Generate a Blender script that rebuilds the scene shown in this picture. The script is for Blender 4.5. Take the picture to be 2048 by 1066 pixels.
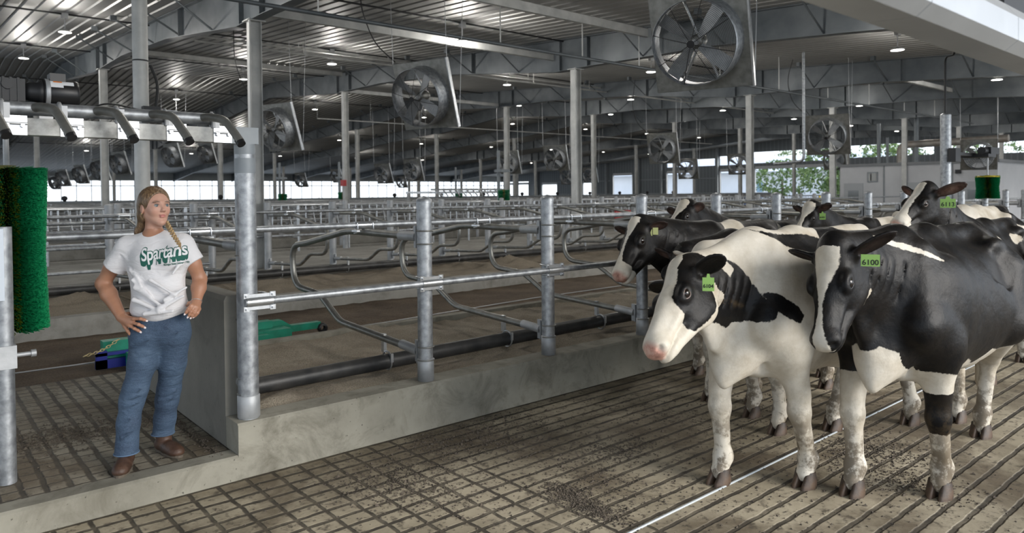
import bpy, math, random
import numpy as np
from mathutils import Vector, Matrix
PI = math.pi
sc = bpy.context.scene
col = sc.collection
random.seed(7); rng = np.random.default_rng(7)
for _o in list(bpy.data.objects): bpy.data.objects.remove(_o)

# ------------------------------------------------------------------ camera
# world: X runs along the stall kerb (away to the right), Y across it (away to the left), Z up, camera above the origin
CAM_X, CAM_Y, FPX, CAM_H = 1024.0, 411.0, 1436.77, 1.78
_vx = np.array([2700 - CAM_X, -(370.5 - CAM_Y), FPX]); _vx /= np.linalg.norm(_vx)
_vy = np.array([-208 - CAM_X, -(398.4 - CAM_Y), FPX]); _vy -= _vx * (_vy @ _vx); _vy /= np.linalg.norm(_vy)
_vz = np.cross(_vx, _vy); _vz = _vz if _vz[1] > 0 else -_vz
RC = np.array([_vx, _vy, _vz])
cam_d = bpy.data.cameras.new('camera'); cam = bpy.data.objects.new('camera', cam_d); col.objects.link(cam)
_m = Matrix.Identity(4)
for _i in range(3):
    _m[_i][0] = RC[_i, 0]; _m[_i][1] = RC[_i, 1]; _m[_i][2] = -RC[_i, 2]
_m[2][3] = CAM_H
cam.matrix_world = _m
cam_d.sensor_width = 36.0; cam_d.lens = FPX / 2048 * 36.0
cam_d.shift_y = -(533 - CAM_Y) / 2048
cam_d.clip_start = 0.05; cam_d.clip_end = 600
cam_d.dof.use_dof = True; cam_d.dof.focus_distance = 5.0; cam_d.dof.aperture_fstop = 2.8
sc.camera = cam

def at(px, py, depth):            # a point at a true distance in front of the camera
    c = np.array([(px - CAM_X) / FPX * depth, -(py - CAM_Y) / FPX * depth, depth])
    return Vector(RC @ c + np.array([0, 0, CAM_H]))
def aty(px, py, y):
    r = RC @ np.array([px - CAM_X, -(py - CAM_Y), FPX]); return Vector(r * y / r[1] + np.array([0, 0, CAM_H]))
def atx(px, py, x):
    r = RC @ np.array([px - CAM_X, -(py - CAM_Y), FPX]); return Vector(r * x / r[0] + np.array([0, 0, CAM_H]))

# ------------------------------------------------------------------ light
sc.view_settings.view_transform = 'Standard'; sc.view_settings.look = 'None'
sc.view_settings.exposure = 0.18; sc.view_settings.gamma = 1.0; sc.view_settings.use_curve_mapping = False
w = bpy.data.worlds.new('sky'); sc.world = w; w.use_nodes = True
nt = w.node_tree; nt.nodes.clear()
wo = nt.nodes.new('ShaderNodeOutputWorld'); bg = nt.nodes.new('ShaderNodeBackground')
gr = nt.nodes.new('ShaderNodeTexCoord'); sx = nt.nodes.new('ShaderNodeSeparateXYZ'); rp = nt.nodes.new('ShaderNodeValToRGB')
nt.links.new(gr.outputs['Generated'], sx.inputs[0]); nt.links.new(sx.outputs['Z'], rp.inputs[0])
rp.color_ramp.elements[0].position = 0.0; rp.color_ramp.elements[0].color = (0.86, 0.93, 1.0, 1)
rp.color_ramp.elements[1].position = 0.7; rp.color_ramp.elements[1].color = (0.62, 0.76, 1.0, 1)
nt.links.new(rp.outputs[0], bg.inputs[0]); bg.inputs[1].default_value = 1.75
nt.links.new(bg.outputs[0], wo.inputs[0])
sun_d = bpy.data.lights.new('sun', 'SUN'); sun = bpy.data.objects.new('sun', sun_d); col.objects.link(sun)
sun_d.energy = 4.0; sun_d.angle = math.radians(34); sun_d.color = (1.0, 0.95, 0.88)
sun.rotation_euler = Vector((-0.30, 0.86, -0.40)).to_track_quat('-Z', 'Y').to_euler()

# ------------------------------------------------------------------ materials
MATS = {}
def mat(name, color=(.5, .5, .5), rough=.5, metal=0., emit=0., **k):
    if name in MATS: return MATS[name]
    m = bpy.data.materials.new(name); m.use_nodes = True
    b = m.node_tree.nodes['Principled BSDF']
    b.inputs['Base Color'].default_value = (*color, 1); b.inputs['Roughness'].default_value = rough; b.inputs['Metallic'].default_value = metal
    if emit:
        b.inputs['Emission Color'].default_value = (*color, 1); b.inputs['Emission Strength'].default_value = emit
    for kk, v in k.items(): b.inputs[kk].default_value = v
    MATS[name] = m
    return m
class NT:
    def __init__(s, m): s.t = m.node_tree; s.b = s.t.nodes['Principled BSDF']; s.co = None
    def n(s, typ, **k):
        x = s.t.nodes.new('ShaderNode' + typ)
        for a, v in k.items():
            if a.startswith('i_'):
                key = a[2:]; key = int(key) if key.isdigit() else key.replace('_', ' ')
                x.inputs[key].default_value = v
            else: setattr(x, a, v)
        return x
    def l(s, a, b): s.t.links.new(a, b)
    def obj(s):
        if s.co is None: s.co = s.n('TexCoord')
        return s.co.outputs['Object']
    def noise(s, scale, detail=4, rough=.55, vec=None, dist=0.):
        x = s.n('TexNoise'); x.inputs['Scale'].default_value = scale; x.inputs['Detail'].default_value = detail
        x.inputs['Roughness'].default_value = rough; x.inputs['Distortion'].default_value = dist
        s.l(vec if vec is not None else s.obj(), x.inputs['Vector']); return x.outputs['Fac']
    def ramp(s, fac, stops):
        r = s.n('ValToRGB'); e = r.color_ramp.elements
        while len(e) < len(stops): e.new(.5)
        for i, (p, c) in enumerate(stops):
            e[i].position = p; e[i].color = (*c, 1) if len(c) == 3 else c
        s.l(fac, r.inputs[0]); return r.outputs[0]
    def mix(s, f, a, b, mode='MIX'):
        x = s.n('Mix', data_type='RGBA', blend_type=mode)
        for v, i in ((f, 0), (a, 6), (b, 7)):
            if hasattr(v, 'is_linked') or isinstance(v, bpy.types.NodeSocket): s.l(v, x.inputs[i])
            else: x.inputs[i].default_value = v if i == 0 else (*v, 1)
        return x.outputs[2]
    def math(s, op, a, b=None, c=None):
        x = s.n('Math', operation=op)
        for v, i in ((a, 0), (b, 1), (c, 2)):
            if v is None: continue
            if isinstance(v, bpy.types.NodeSocket): s.l(v, x.inputs[i])
            else: x.inputs[i].default_value = v
        return x.outputs[0]
    def bump(s, h, strength=.3, dist=.01, nrm=None):
        x = s.n('Bump'); x.inputs['Strength'].default_value = strength; x.inputs['Distance'].default_value = dist
        s.l(h, x.inputs['Height'])
        if nrm is not None: s.l(nrm, x.inputs['Normal'])
        return x.outputs[0]

def noisy(name, c1, c2, scale=3., rough=.6, metal=0., bump=0., bscale=None, r2=None, detail=5, lo=.35, hi=.65):
    if name in MATS: return MATS[name]
    m = mat(name, c1, rough, metal); t = NT(m)
    f = t.noise(scale, detail)
    t.l(t.ramp(f, [(lo, c1), (hi, c2)]), t.b.inputs['Base Color'])
    if r2 is not None:
        rr = t.n('MapRange'); t.l(f, rr.inputs[0]); rr.inputs[3].default_value = rough; rr.inputs[4].default_value = r2
        t.l(rr.outputs[0], t.b.inputs['Roughness'])
    if bump: t.l(t.bump(t.noise(bscale or scale * 6, 6), bump, .01), t.b.inputs['Normal'])
    return m
GALV = noisy('galvanised_steel', (.25, .265, .28), (.46, .48, .50), 18, .42, .75, .12, 40, .55)
GALVW = noisy('weathered_galvanised', (.33, .345, .355), (.50, .51, .52), 5, .5, .55, .1, 30, .62)
GALVD = noisy('dull_galvanised_tube', (.20, .20, .185), (.30, .30, .28), 9, .36, .75, .08, 30, .5)
FRAME = noisy('frame_steel', (.085, .10, .11), (.15, .165, .175), 1.2, .5, .3, .06, 20, .36)
COLM = noisy('column_steel', (.44, .45, .44), (.62, .62, .60), 2.5, .5, .3, .05, 12, .6)
BRIGHT = noisy('bright_zinc', (.50, .52, .54), (.66, .68, .70), 12, .3, .85, .05, 30)
GREYP = noisy('grey_paint', (.22, .245, .265), (.27, .295, .31), 6, .5, .1)
DARK = mat('dark_steel', (.013, .014, .016), .5, .0)
BLACK = mat('black_plastic', (.012, .012, .013), .4)
WIREM = mat('dark_wire', (.03, .03, .03), .5, .5)
WIREL = mat('light_wire', (.42, .43, .44), .45, .7)
PIPEB = noisy('black_poly_pipe', (.018, .019, .02), (.05, .048, .045), 7, .45, 0, .2, 20)
WHITEP = mat('white_plastic', (.75, .76, .77), .4)
REDP = mat('red_plastic', (.45, .03, .03), .4)
REDM = mat('red_panel', (.36, .03, .03), .4)
GREENM = noisy('green_paint', (.0, .17, .10), (.0, .24, .15), 9, .45, 0, .05)
BLUEM = mat('blue_paint', (.01, .02, .22), .4)
CHAINM = mat('brass_chain', (.62, .52, .28), .35, .8)
LAMPM = mat('lamp_glow', (1., .97, .92), .4, 0, 6.0)
LAMPB = mat('lamp_body', (.5, .51, .52), .4, .3)

def concrete(name, c1, c2, dirt=(.13, .115, .09), dirty=.5, bump=.25):
    m = mat(name, c1, .85); t = NT(m)
    a = t.ramp(t.noise(1.7, 6, .6), [(.3, c1), (.7, c2)])
    f = t.noise(3.1, 8, .7, dist=.6)
    a = t.mix(t.ramp(f, [(dirty, (0, 0, 0)), (dirty + .22, (.8, .8, .8))]), a, dirt)
    pk = t.noise(42, 3, .5)
    a = t.mix(t.ramp(pk, [(.70, (0, 0, 0)), (.76, (.8, .8, .8))]), a, tuple(x * .4 for x in dirt))
    t.l(a, t.b.inputs['Base Color'])
    t.l(t.bump(t.noise(26, 8, .65), bump, .012), t.b.inputs['Normal'])
    return m
CONC = concrete('kerb_concrete', (.19, .18, .145), (.32, .305, .25), (.10, .09, .065), .48)
CONCW = concrete('wall_concrete', (.15, .145, .125), (.23, .22, .19), (.10, .095, .078), .55)
CONCK = concrete('far_kerb_concrete', (.21, .205, .185), (.33, .32, .29), (.15, .14, .12), .5)

def sand(name, c1, c2, scale=2.2, fine=90, bump=.5):
    m = mat(name, c1, .95); t = NT(m)
    a = t.ramp(t.noise(scale, 7, .62), [(.3, c1), (.68, c2)])
    a = t.mix(t.ramp(t.noise(fine, 3, .6), [(.42, (0, 0, 0)), (.62, (.55, .55, .55))]), a, tuple(x * .42 for x in c1))
    t.l(a, t.b.inputs['Base Color'])
    h = t.math('ADD', t.noise(fine * .8, 4, .7), t.math('MULTIPLY', t.noise(9, 6, .6), 2.0))
    t.l(t.bump(h, bump, .02), t.b.inputs['Normal'])
    return m
SAND = sand('bedding_sand', (.24, .20, .15), (.40, .35, .27))
SANDB = sand('far_bedding_sand', (.20, .165, .12), (.32, .27, .20), 1.3)
MANURE = sand('alley_slurry', (.062, .042, .026), (.17, .125, .082), 1.1, 60, .6)
LITTER = sand('litter_crumbs', (.085, .07, .052), (.16, .13, .10), 6, 110, .7)

def grooved(name, base1, base2, gy=.127, gx=None, xlim=None, rot=False, wid=.12, dirt=(.072, .058, .04), thin=None):
    """concrete with grooves pressed in; the grooves hold dirt"""
    m = mat(name, base1, .85); t = NT(m)
    sp = t.n('SeparateXYZ'); t.l(t.obj(), sp.inputs[0]); X, Y = sp.outputs[0], sp.outputs[1]
    wob = t.math('MULTIPLY', t.math('SUBTRACT', t.noise(7, 5, .6), .5), .03)
    def groove(c, per, w_):
        v = t.math('FRACT', t.math('DIVIDE', t.math('ADD', c, wob), per))
        d = t.math('ABSOLUTE', t.math('SUBTRACT', v, .5))
        r = t.n('MapRange', interpolation_type='SMOOTHSTEP'); t.l(d, r.inputs[0])
        r.inputs[1].default_value = w_ * .6; r.inputs[2].default_value = w_ * 1.25; r.inputs[3].default_value = 1; r.inputs[4].default_value = 0
        return r.outputs[0]
    g = groove(Y if not rot else X, gy, wid)
    if gx:
        g2 = groove(X if not rot else Y, gx, wid * .62 if not rot else wid * .45)
        if xlim is not None:
            lim = t.n('MapRange'); t.l(t.math('SUBTRACT', X, t.math('MULTIPLY', t.math('SUBTRACT', 4.4, Y), .14)), lim.inputs[0])
            lim.inputs[1].default_value = xlim - .01; lim.inputs[2].default_value = xlim; lim.inputs[3].default_value = 1; lim.inputs[4].default_value = 0
            g2 = t.math('MULTIPLY', g2, lim.outputs[0])
        g = t.math('MAXIMUM', g, g2)
    a = t.ramp(t.noise(1.3, 7, .62), [(.32, base1), (.66, base2)])
    big = t.ramp(t.noise(1.1, 7, .65, dist=.6), [(.46, (0, 0, 0)), (.60, (.9, .9, .9))])
    a = t.mix(big, a, (.115, .088, .055))
    fl = t.noise(15, 8, .72, dist=.3)
    a = t.mix(t.ramp(fl, [(.53, (0, 0, 0)), (.63, (.85, .85, .85))]), a, dirt)
    wear = t.ramp(t.noise(5, 4, .6), [(.3, (.55, .55, .55)), (.6, (1, 1, 1))])
    gm = t.math('MULTIPLY', g, wear)
    a = t.mix(gm, a, tuple(x * .62 for x in dirt))
    t.l(a, t.b.inputs['Base Color'])
    h = t.math('SUBTRACT', t.math('MULTIPLY', t.noise(30, 8, .7), .35), t.math('MULTIPLY', g, 1.0))
    t.l(t.bump(h, .75, .012), t.b.inputs['Normal'])
    rr = t.n('MapRange'); t.l(t.noise(2.3, 4), rr.inputs[0]); rr.inputs[3].default_value = .55; rr.inputs[4].default_value = .95
    t.l(rr.outputs[0], t.b.inputs['Roughness'])
    return m
FLOORM = grooved('grooved_alley_concrete', (.19, .16, .105), (.42, .365, .265), .127, .172, 2.75)
PLATM = grooved('grooved_crossover_concrete', (.18, .16, .12), (.33, .30, .235), .111, .125, None, True, .14)

# ------------------------------------------------------------------ mesh building
class MB:
    def __init__(s): s.v = []; s.f = []; s.sm = []; s.mi = []; s.cur = 0
    def add(s, vs, fs, smooth=False, mi=None):
        o = len(s.v); s.v += [tuple(p) for p in vs]
        for f in fs: s.f.append(tuple(i + o for i in f)); s.sm.append(smooth); s.mi.append(s.cur if mi is None else mi)
        return s
    def box(s, a, b, M=None):
        (x0, y0, z0), (x1, y1, z1) = a, b
        vs = [Vector(p) for p in ((x0, y0, z0), (x1, y0, z0), (x1, y1, z0), (x0, y1, z0), (x0, y0, z1), (x1, y0, z1), (x1, y1, z1), (x0, y1, z1))]
        if M is not None: vs = [M @ p for p in vs]
        return s.add(vs, [(0, 3, 2, 1), (4, 5, 6, 7), (0, 1, 5, 4), (1, 2, 6, 5), (2, 3, 7, 6), (3, 0, 4, 7)])
    def cbox(s, c, size, M=None):
        h = [x / 2 for x in size]; return s.box([c[i] - h[i] for i in range(3)], [c[i] + h[i] for i in range(3)], M)
    def tube(s, pts, r, n=12, caps=True, closed=False):
        pts = [Vector(p) for p in pts]; N = len(pts); rs = r if isinstance(r, (list, tuple)) else [r] * N
        T = []
        for i in range(N):
            a = pts[i - 1] if (i > 0 or closed) else pts[i]; b = pts[(i + 1) % N] if (i < N - 1 or closed) else pts[i]
            T.append((b - a).normalized())
        u = Vector((0, 0, 1)) if abs(T[0].z) < .9 else Vector((1, 0, 0))
        u = (u - T[0] * u.dot(T[0])).normalized(); vs = []
        for i in range(N):
            u = (u - T[i] * u.dot(T[i])); u = u.normalized() if u.length > 1e-6 else Vector((1, 0, 0)); wv = T[i].cross(u)
            for k in range(n):
                a = 2 * PI * k / n; vs.append(pts[i] + (u * math.cos(a) + wv * math.sin(a)) * rs[i])
        fs = []
        for i in range(N if closed else N - 1):
            j = (i + 1) % N
            for k in range(n):
                k2 = (k + 1) % n; fs.append((i * n + k, i * n + k2, j * n + k2, j * n + k))
        s.add(vs, fs, True)
        if caps and not closed:
            s.add(vs[:n], [tuple(range(n - 1, -1, -1))]); s.add(vs[-n:], [tuple(range(n))])
        return s
    def cyl(s, a, b, r, n=16, caps=True): return s.tube([a, b], r, n, caps)
    def prism(s, poly, axis, a, b):
        """poly: 2D outline, extruded along axis 'x','y' or 'z' from a to b"""
        def P(p, t): return {'x': (t, p[0], p[1]), 'y': (p[0], t, p[1]), 'z': (p[0], p[1], t)}[axis]
        n = len(poly); vs = [P(p, a) for p in poly] + [P(p, b) for p in poly]
        fs = [(i, (i + 1) % n, n + (i + 1) % n, n + i) for i in range(n)] + [tuple(range(n - 1, -1, -1)), tuple(range(n, 2 * n))]
        return s.add(vs, fs)
    def lathe(s, prof, n=24, c=(0, 0, 0), M=None, arc=None):
        vs = []
        for r, z in prof:
            for k in range(n):
                a = 2 * PI * k / n; p = Vector((c[0] + r * math.cos(a), c[1] + r * math.sin(a), c[2] + z)); vs.append(M @ p if M is not None else p)
        fs = []
        for i in range(len(prof) - 1):
            for k in range(n):
                k2 = (k + 1) % n; fs.append((i * n + k, i * n + k2, (i + 1) * n + k2, (i + 1) * n + k))
        return s.add(vs, fs, True)
    def mesh(s, name, mats):
        me = bpy.data.meshes.new(name); me.from_pydata(s.v, [], s.f)
        me.polygons.foreach_set('use_smooth', s.sm)
        for m in (mats if isinstance(mats, (list, tuple)) else [mats]): me.materials.append(m)
        if max(s.mi, default=0) > 0: me.polygons.foreach_set('material_index', s.mi)
        me.update(); return me
    def build(s, name, m, parent=None, **tags):
        return link(name, s.mesh(name, m), parent, **tags)
def link(name, data, parent=None, **tags):
    o = bpy.data.objects.new(name, data); col.objects.link(o)
    if parent is not None: o.parent = parent
    return tag(o, **tags)
def tag(o, label=None, cat=None, group=None, kind=None):
    if label: o['label'] = label
    if cat: o['category'] = cat
    if group: o['group'] = group
    if kind: o['kind'] = kind
    return o
def empty(name, loc=(0, 0, 0), rz=0., **tags):
    o = bpy.data.objects.new(name, None); col.objects.link(o); o.location = loc; o.rotation_euler = (0, 0, rz); o.empty_display_size = .1
    return tag(o, **tags)
def copy_tree(o, parent=None, loc=None, **tags):
    c = o.copy(); col.objects.link(c); c.parent = parent
    if loc is not None: c.location = loc
    for ch in list(o.children): copy_tree(ch, c)
    return tag(c, **tags)
def arc_path(pts, rad, n=6):
    """polyline with rounded corners"""
    pts = [Vector(p) for p in pts]; out = [pts[0]]
    for i in range(1, len(pts) - 1):
        a, b, c = pts[i - 1], pts[i], pts[i + 1]; r = rad[i - 1] if isinstance(rad, (list, tuple)) else rad
        d1 = (a - b); d2 = (c - b); r1 = min(r, d1.length * .48, d2.length * .48)
        p1 = b + d1.normalized() * r1; p2 = b + d2.normalized() * r1
        for k in range(n + 1):
            t = k / n; out.append(p1 * (1 - t) ** 2 + b * 2 * t * (1 - t) + p2 * t * t)
    out.append(pts[-1]); return out
def grid(x0, x1, y0, y1, nx, ny, zf):
    xs = np.linspace(x0, x1, nx + 1); ys = np.linspace(y0, y1, ny + 1)
    vs = [(x, y, zf(x, y)) for y in ys for x in xs]
    fs = [(j * (nx + 1) + i, j * (nx + 1) + i + 1, (j + 1) * (nx + 1) + i + 1, (j + 1) * (nx + 1) + i) for j in range(ny) for i in range(nx)]
    return vs, fs
from mathutils import noise as mnoise
def nz(x, y, s=1., z=0.): return mnoise.fractal(Vector((x * s, y * s, z)), .9, 2.1, 4)
# ------------------------------------------------------------------ the setting
def roof_z(y): return 7.1 - .063 * abs(y - 33.3)
XE, YE = 67.0, 80.0                    # end wall, far side curtain wall
MB().box((-14, -6, -.25), (XE, 4.53, 0)).build('floor', FLOORM, kind='structure')
MB().box((-14, 4.53, -.26), (XE, YE, -.01)).build('floor', noisy('barn_floor_concrete', (.13, .115, .09), (.22, .20, .165), .6, .85, 0, .3, 12), kind='structure')
gm = noisy('outside_gravel', (.42, .41, .38), (.55, .54, .50), .3, .9)
MB().box((XE, -60, -.4), (260, 240, -.1)).build('floor', gm, kind='structure')
MB().box((-160, YE, -.4), (XE, 260, -.1)).build('floor', gm, kind='structure')
MB().box((-60, -60, -.4), (XE, -6, -.1)).build('floor', gm, kind='structure')
MB().box((-60, -6, -.4), (-14, YE, -.1)).build('floor', gm, kind='structure')

# ribbed roof deck, ribs run down the slope
def deck():
    m = MB(); per = .305
    prof = [(0, 0), (.075, 0), (.10, .035), (.145, .035), (.17, 0)]
    xs = []
    x = -14.
    while x < XE:
        for dx, dz in prof: xs.append((x + dx, dz))
        x += per
    ys = [-2.6, 33.3, YE + .6]
    for k in range(2):
        y0, y1 = ys[k], ys[k + 1]
        vs = [(x, y0, roof_z(y0) + dz) for x, dz in xs] + [(x, y1, roof_z(y1) + dz) for x, dz in xs]; n = len(xs)
        m.add(vs, [(i, i + 1, n + i + 1, n + i) for i in range(n - 1)])
    return m
ROOFM = noisy('ribbed_roof_sheet', (.27, .27, .26), (.35, .35, .34), .5, .45, .45, .03, 3, .52)
deck().build('ceiling', ROOFM, kind='structure')

# frames: tapered rafters along Y on columns at Y = 13.25, 26, 40.5, 53.5, 66
LOW = [(-2.6, 3.95), (6, 4.72), (9, 4.95), (12.6, 5.03), (13.9, 5.03), (18.5, 5.58), (23, 5.86), (25.4, 5.88), (26.6, 5.88), (33.3, 6.42), (39.8, 5.88), (41.2, 5.88), (48, 5.58), (52.8, 5.05), (54.2, 5.05), (60, 5.0), (65.4, 4.55), (66.6, 4.55), (73, 4.1), (80, 3.35)]
def low_z(y):
    for (a, za), (b, zb) in zip(LOW, LOW[1:]):
        if a <= y <= b: return za + (zb - za) * (y - a) / (b - a)
    return LOW[-1][1]
FX = [5.1, 13.6, 22.0, 28.0, 35.0, 42.0, 49.0, 57.5]
PURL = [2.2, 4.4, 6.6, 8.8, 11.0, 15.5, 17.7, 19.9, 22.1, 24.3, 28.5, 30.7, 36, 38.2, 42.5, 44.7, 46.9, 49.1, 51.3, 56, 58, 60]
def rafter():
    m = MB(); t = .006
    web_l = [(y, z) for y, z in LOW]; web_u = [(80, roof_z(80) - .01), (33.3, roof_z(33.3) - .01), (-2.6, roof_z(-2.6) - .01)]
    ys = sorted(set([y for y, _ in LOW]))
    for a, b in zip(ys, ys[1:]):
        for (x0, x1, f0, f1) in ((-t, t, lambda y: low_z(y), lambda y: roof_z(y) - .008),
                                 (-.11, .11, lambda y: low_z(y) - .014, lambda y: low_z(y)),
                                 (-.11, .11, lambda y: roof_z(y) - .024, lambda y: roof_z(y) - .006)):
            vs = [(x0, a, f0(a)), (x1, a, f0(a)), (x1, b, f0(b)), (x0, b, f0(b)), (x0, a, f1(a)), (x1, a, f1(a)), (x1, b, f1(b)), (x0, b, f1(b))]
            m.add(vs, [(0, 3, 2, 1), (4, 5, 6, 7), (0, 1, 5, 4), (1, 2, 6, 5), (2, 3, 7, 6), (3, 0, 4, 7)])
    for y in (8.4, 12.75, 13.75, 17.6, 21.5, 25.5, 26.5, 30, 40, 41, 46, 53, 54):      # web stiffener plates
        m.box((-.1, y - .005, low_z(y)), (.1, y + .005, roof_z(y) - .02))
    return m
def brace(y, sx):                      # flange brace: purlin down to the lower flange
    a = Vector((0, y, low_z(y) + .02)); b = Vector((sx * .95, y + .0, roof_z(y) - .07))
    return MB().tube([a, b], .022, 4).box((b.x - .07, y - .05, b.z - .05), (b.x + .07, y + .05, b.z + .07))
raf_me = rafter().mesh('steel_rafter', FRAME)
brm = {(y, s): brace(y, s).mesh('brace', FRAME) for y in PURL for s in (-1, 1)}
NTH = ['nearest', 'second', 'third', 'fourth', 'fifth', 'sixth', 'seventh', 'furthest']
for i, fx in enumerate(FX):
    r = link('steel_rafter', raf_me, label='%s deep grey steel roof rafter counted from the camera, spanning the barn' % NTH[i], cat='roof beam', group='steel rafters under the roof')
    r.location.x = fx
    for y in PURL:
        for s in ((-1, 1) if i < 4 else (-1,)):
            if 11 < len(r.children) and i > 5: break
            link('brace', brm[(y, s)], r)
# columns
def column(top):
    m = MB(); m.box((-.10, -.006, 0), (.10, .006, top)); m.box((-.106, -.09, 0), (-.094, .09, top)); m.box((.094, -.09, 0), (.106, .09, top))
    return m
ROWN = {13.25: 'row nearest the camera', 26.: 'second row', 40.5: 'third row', 53.5: 'fourth row', 66.: 'fifth row'}
cmesh = {}
for y, nm in ROWN.items():
    z0 = .4; top = low_z(y) - z0
    cmesh[y] = (column(top - .015).mesh('shaft', COLM), MB().box((-.17, -.14, top - .03), (.17, .14, top - .012)).mesh('cap_plate', COLM), MB().box((-.18, -.15, -.42), (.18, .15, .0)).mesh('footing', CONCK),
                MB().cyl((-.13, -.115, .9), (-.13, -.115, top), .02, 8).box((-.17, -.15, .8), (-.09, -.09, .98)).mesh('conduit', COLM))
    for i, fx in enumerate(FX):
        if y >= 53.5 and i < 1: continue
        c = empty('steel_column', (fx, y, z0), label='light grey steel column, %s, under the %s rafter' % (nm, NTH[i]), cat='column', group='steel columns holding the rafters')
        link('shaft', cmesh[y][0], c); link('cap_plate', cmesh[y][1], c); link('footing', cmesh[y][2], c)
        if y == 13.25: link('conduit', cmesh[y][3], c)

# X-directed purlin-line conduits and hanging channels
def channel(x0, x1, y, z, h=.17, w_=.07, **t):
    m = MB(); m.box((x0, y - w_ / 2, z - h / 2), (x1, y - w_ / 2 + .006, z + h / 2)); m.box((x0, y - w_ / 2, z + h / 2 - .006), (x1, y + w_ / 2, z + h / 2)); m.box((x0, y - w_ / 2, z - h / 2), (x1, y + w_ / 2, z - h / 2 + .006))
    return m.build('steel_channel', COLM, **t)
channel(5.1, 13.5, 14.0, 5.42, label='long pale steel channel hanging under the roof above the two big left fans', cat='roof channel')
channel(2.5, 13.5, 10.8, 5.52, .2, label='pale steel channel carrying the sprinkler pipe behind the nearest fan', cat='roof channel')
channel(5.2, 13.5, 26., 6.55, .17, label='pale steel channel behind the tall round pole', cat='roof channel')
channel(13.7, 21.9, 26.5, 6.0, .15, label='pale steel channel between the second and third rafters', cat='roof channel')
channel(22.2, 27.8, 9.0, 5.2, .15, label='pale steel channel bolted beyond the third rafter on the right', cat='roof channel')
pp = empty('sprinkler_pipe', (0, 10.8, 4.70), label='long thin dark sprinkler pipe running under the roof on drop rods', cat='pipe')
MB().cyl((-1, 0, 0), (36, 0, -.04), .035, 10).build('pipe', FRAME, pp)
for x in (9.0, 11.3, 13.2, 16.5, 19.5, 22.5, 25.5, 28.5, 31.5):
    MB().cyl((x, 0, 0), (x, 0, roof_z(10.8) - 4.72 if x > 13.5 else .72), .013, 6).build('drop_rod', COLM, pp)
MB().cyl((1.5, 0, 0), (1.5, 0, .7), .013, 6).build('drop_rod', COLM, pp); MB().cyl((5.2, 0, 0), (5.2, 0, .7), .013, 6).build('drop_rod', COLM, pp)
for j, (y, z, xa, xb) in enumerate(((20.0, 6.05, 6, 40), (19.7, 5.85, 6, 40), (33.5, 5.6, 16, 50))):
    m = MB(); m.cyl((xa, y, z), (xb, y, z), .03, 8)
    for x in range(xa, xb, 3): m.cyl((x, y, z), (x, y, roof_z(y) - .03), .008, 5)
    m.build('service_pipe', COLM, label=['upper pale service pipe across the middle of the roof space', 'lower pale service pipe just under the upper one', 'far thin service pipe under the ridge'][j], cat='pipe')
# conduits with the lamps hanging from them
def lamp(detail=True):
    e = empty('high_bay_lamp')
    MB().lathe([(0, .05), (.06, .05), (.10, .03), (.145, 0), (.15, -.012), (.0, -.012)], 20).build('housing', LAMPB, e)
    MB().lathe([(.0, -.016), (.137, -.016), (.137, -.012)], 20).build('glowing_lens', LAMPM, e)
    m = MB(); m.cyl((0, 0, .05), (0, 0, .34), .012, 6); m.box((-.07, -.05, .32), (.07, .05, .45)); m.build('hanger', LAMPB, e)
    return e
lamp0 = lamp(); first = True
LY = [6.7, 13.7, 20.4, 27.8, 36.5, 47.5, 58.0]
for j, y in enumerate(LY):
    for i in range(9):
        x = 3.2 + 7.05 * i
        if y > 30 and i < 1: continue
        o = lamp0 if first else copy_tree(lamp0); first = False
        o.location = (x, y, roof_z(y) - .47)
        tag(o, label='round white high bay lamp, %s bay, %s lamp line' % (['first', 'second', 'third', 'fourth', 'fifth', 'sixth', 'seventh', 'eighth', 'ninth'][i], ['nearest', 'second', 'third', 'fourth', 'fifth', 'sixth', 'far'][j]), cat='lamp', group='high bay lamps under the roof')
        if i < 4 and j < 4:
            ld = bpy.data.lights.new('lamp_light', 'POINT'); ld.energy = 60; ld.shadow_soft_size = .14; ld.color = (1, .96, .9)
            lo = bpy.data.objects.new('lamp_light', ld); col.objects.link(lo); lo.parent = o; lo.location = (0, 0, -.16)
    m = MB()
    m.cyl((-3, y, roof_z(y) - .045), (XE - 1, y, roof_z(y) - .045), .022, 6)
    m.build('lamp_conduit', DARK, label='thin dark conduit feeding the %s lamp line' % ['nearest', 'second', 'third', 'fourth', 'fifth', 'sixth', 'far'][j], cat='conduit', group='conduits under the roof')

# far side curtain wall: mullions and bars with daylight behind
m = MB(); WINM = noisy('curtain_frame', (.30, .32, .34), (.40, .42, .44), 3, .5, .4)
x = -2.
while x < XE:
    m.box((x - .03, YE - .05, .5), (x + .03, YE + .02, 3.45)); x += 1.27
for z in (.95, 2.9): m.box((-14, YE - .05, z - .04), (XE, YE + .02, z + .04))
m.build('window_1', WINM, kind='structure')
MB().box((-14, YE - .1, -.1), (XE, YE + .1, .75)).build('wall_far', CONCK, kind='structure')
MB().box((-14, YE - .06, 3.42), (XE, YE + .06, roof_z(YE) + .0)).build('wall_far_header', noisy('header_sheet', (.34, .37, .38), (.42, .45, .46), 1, .5, .3), kind='structure')
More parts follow.
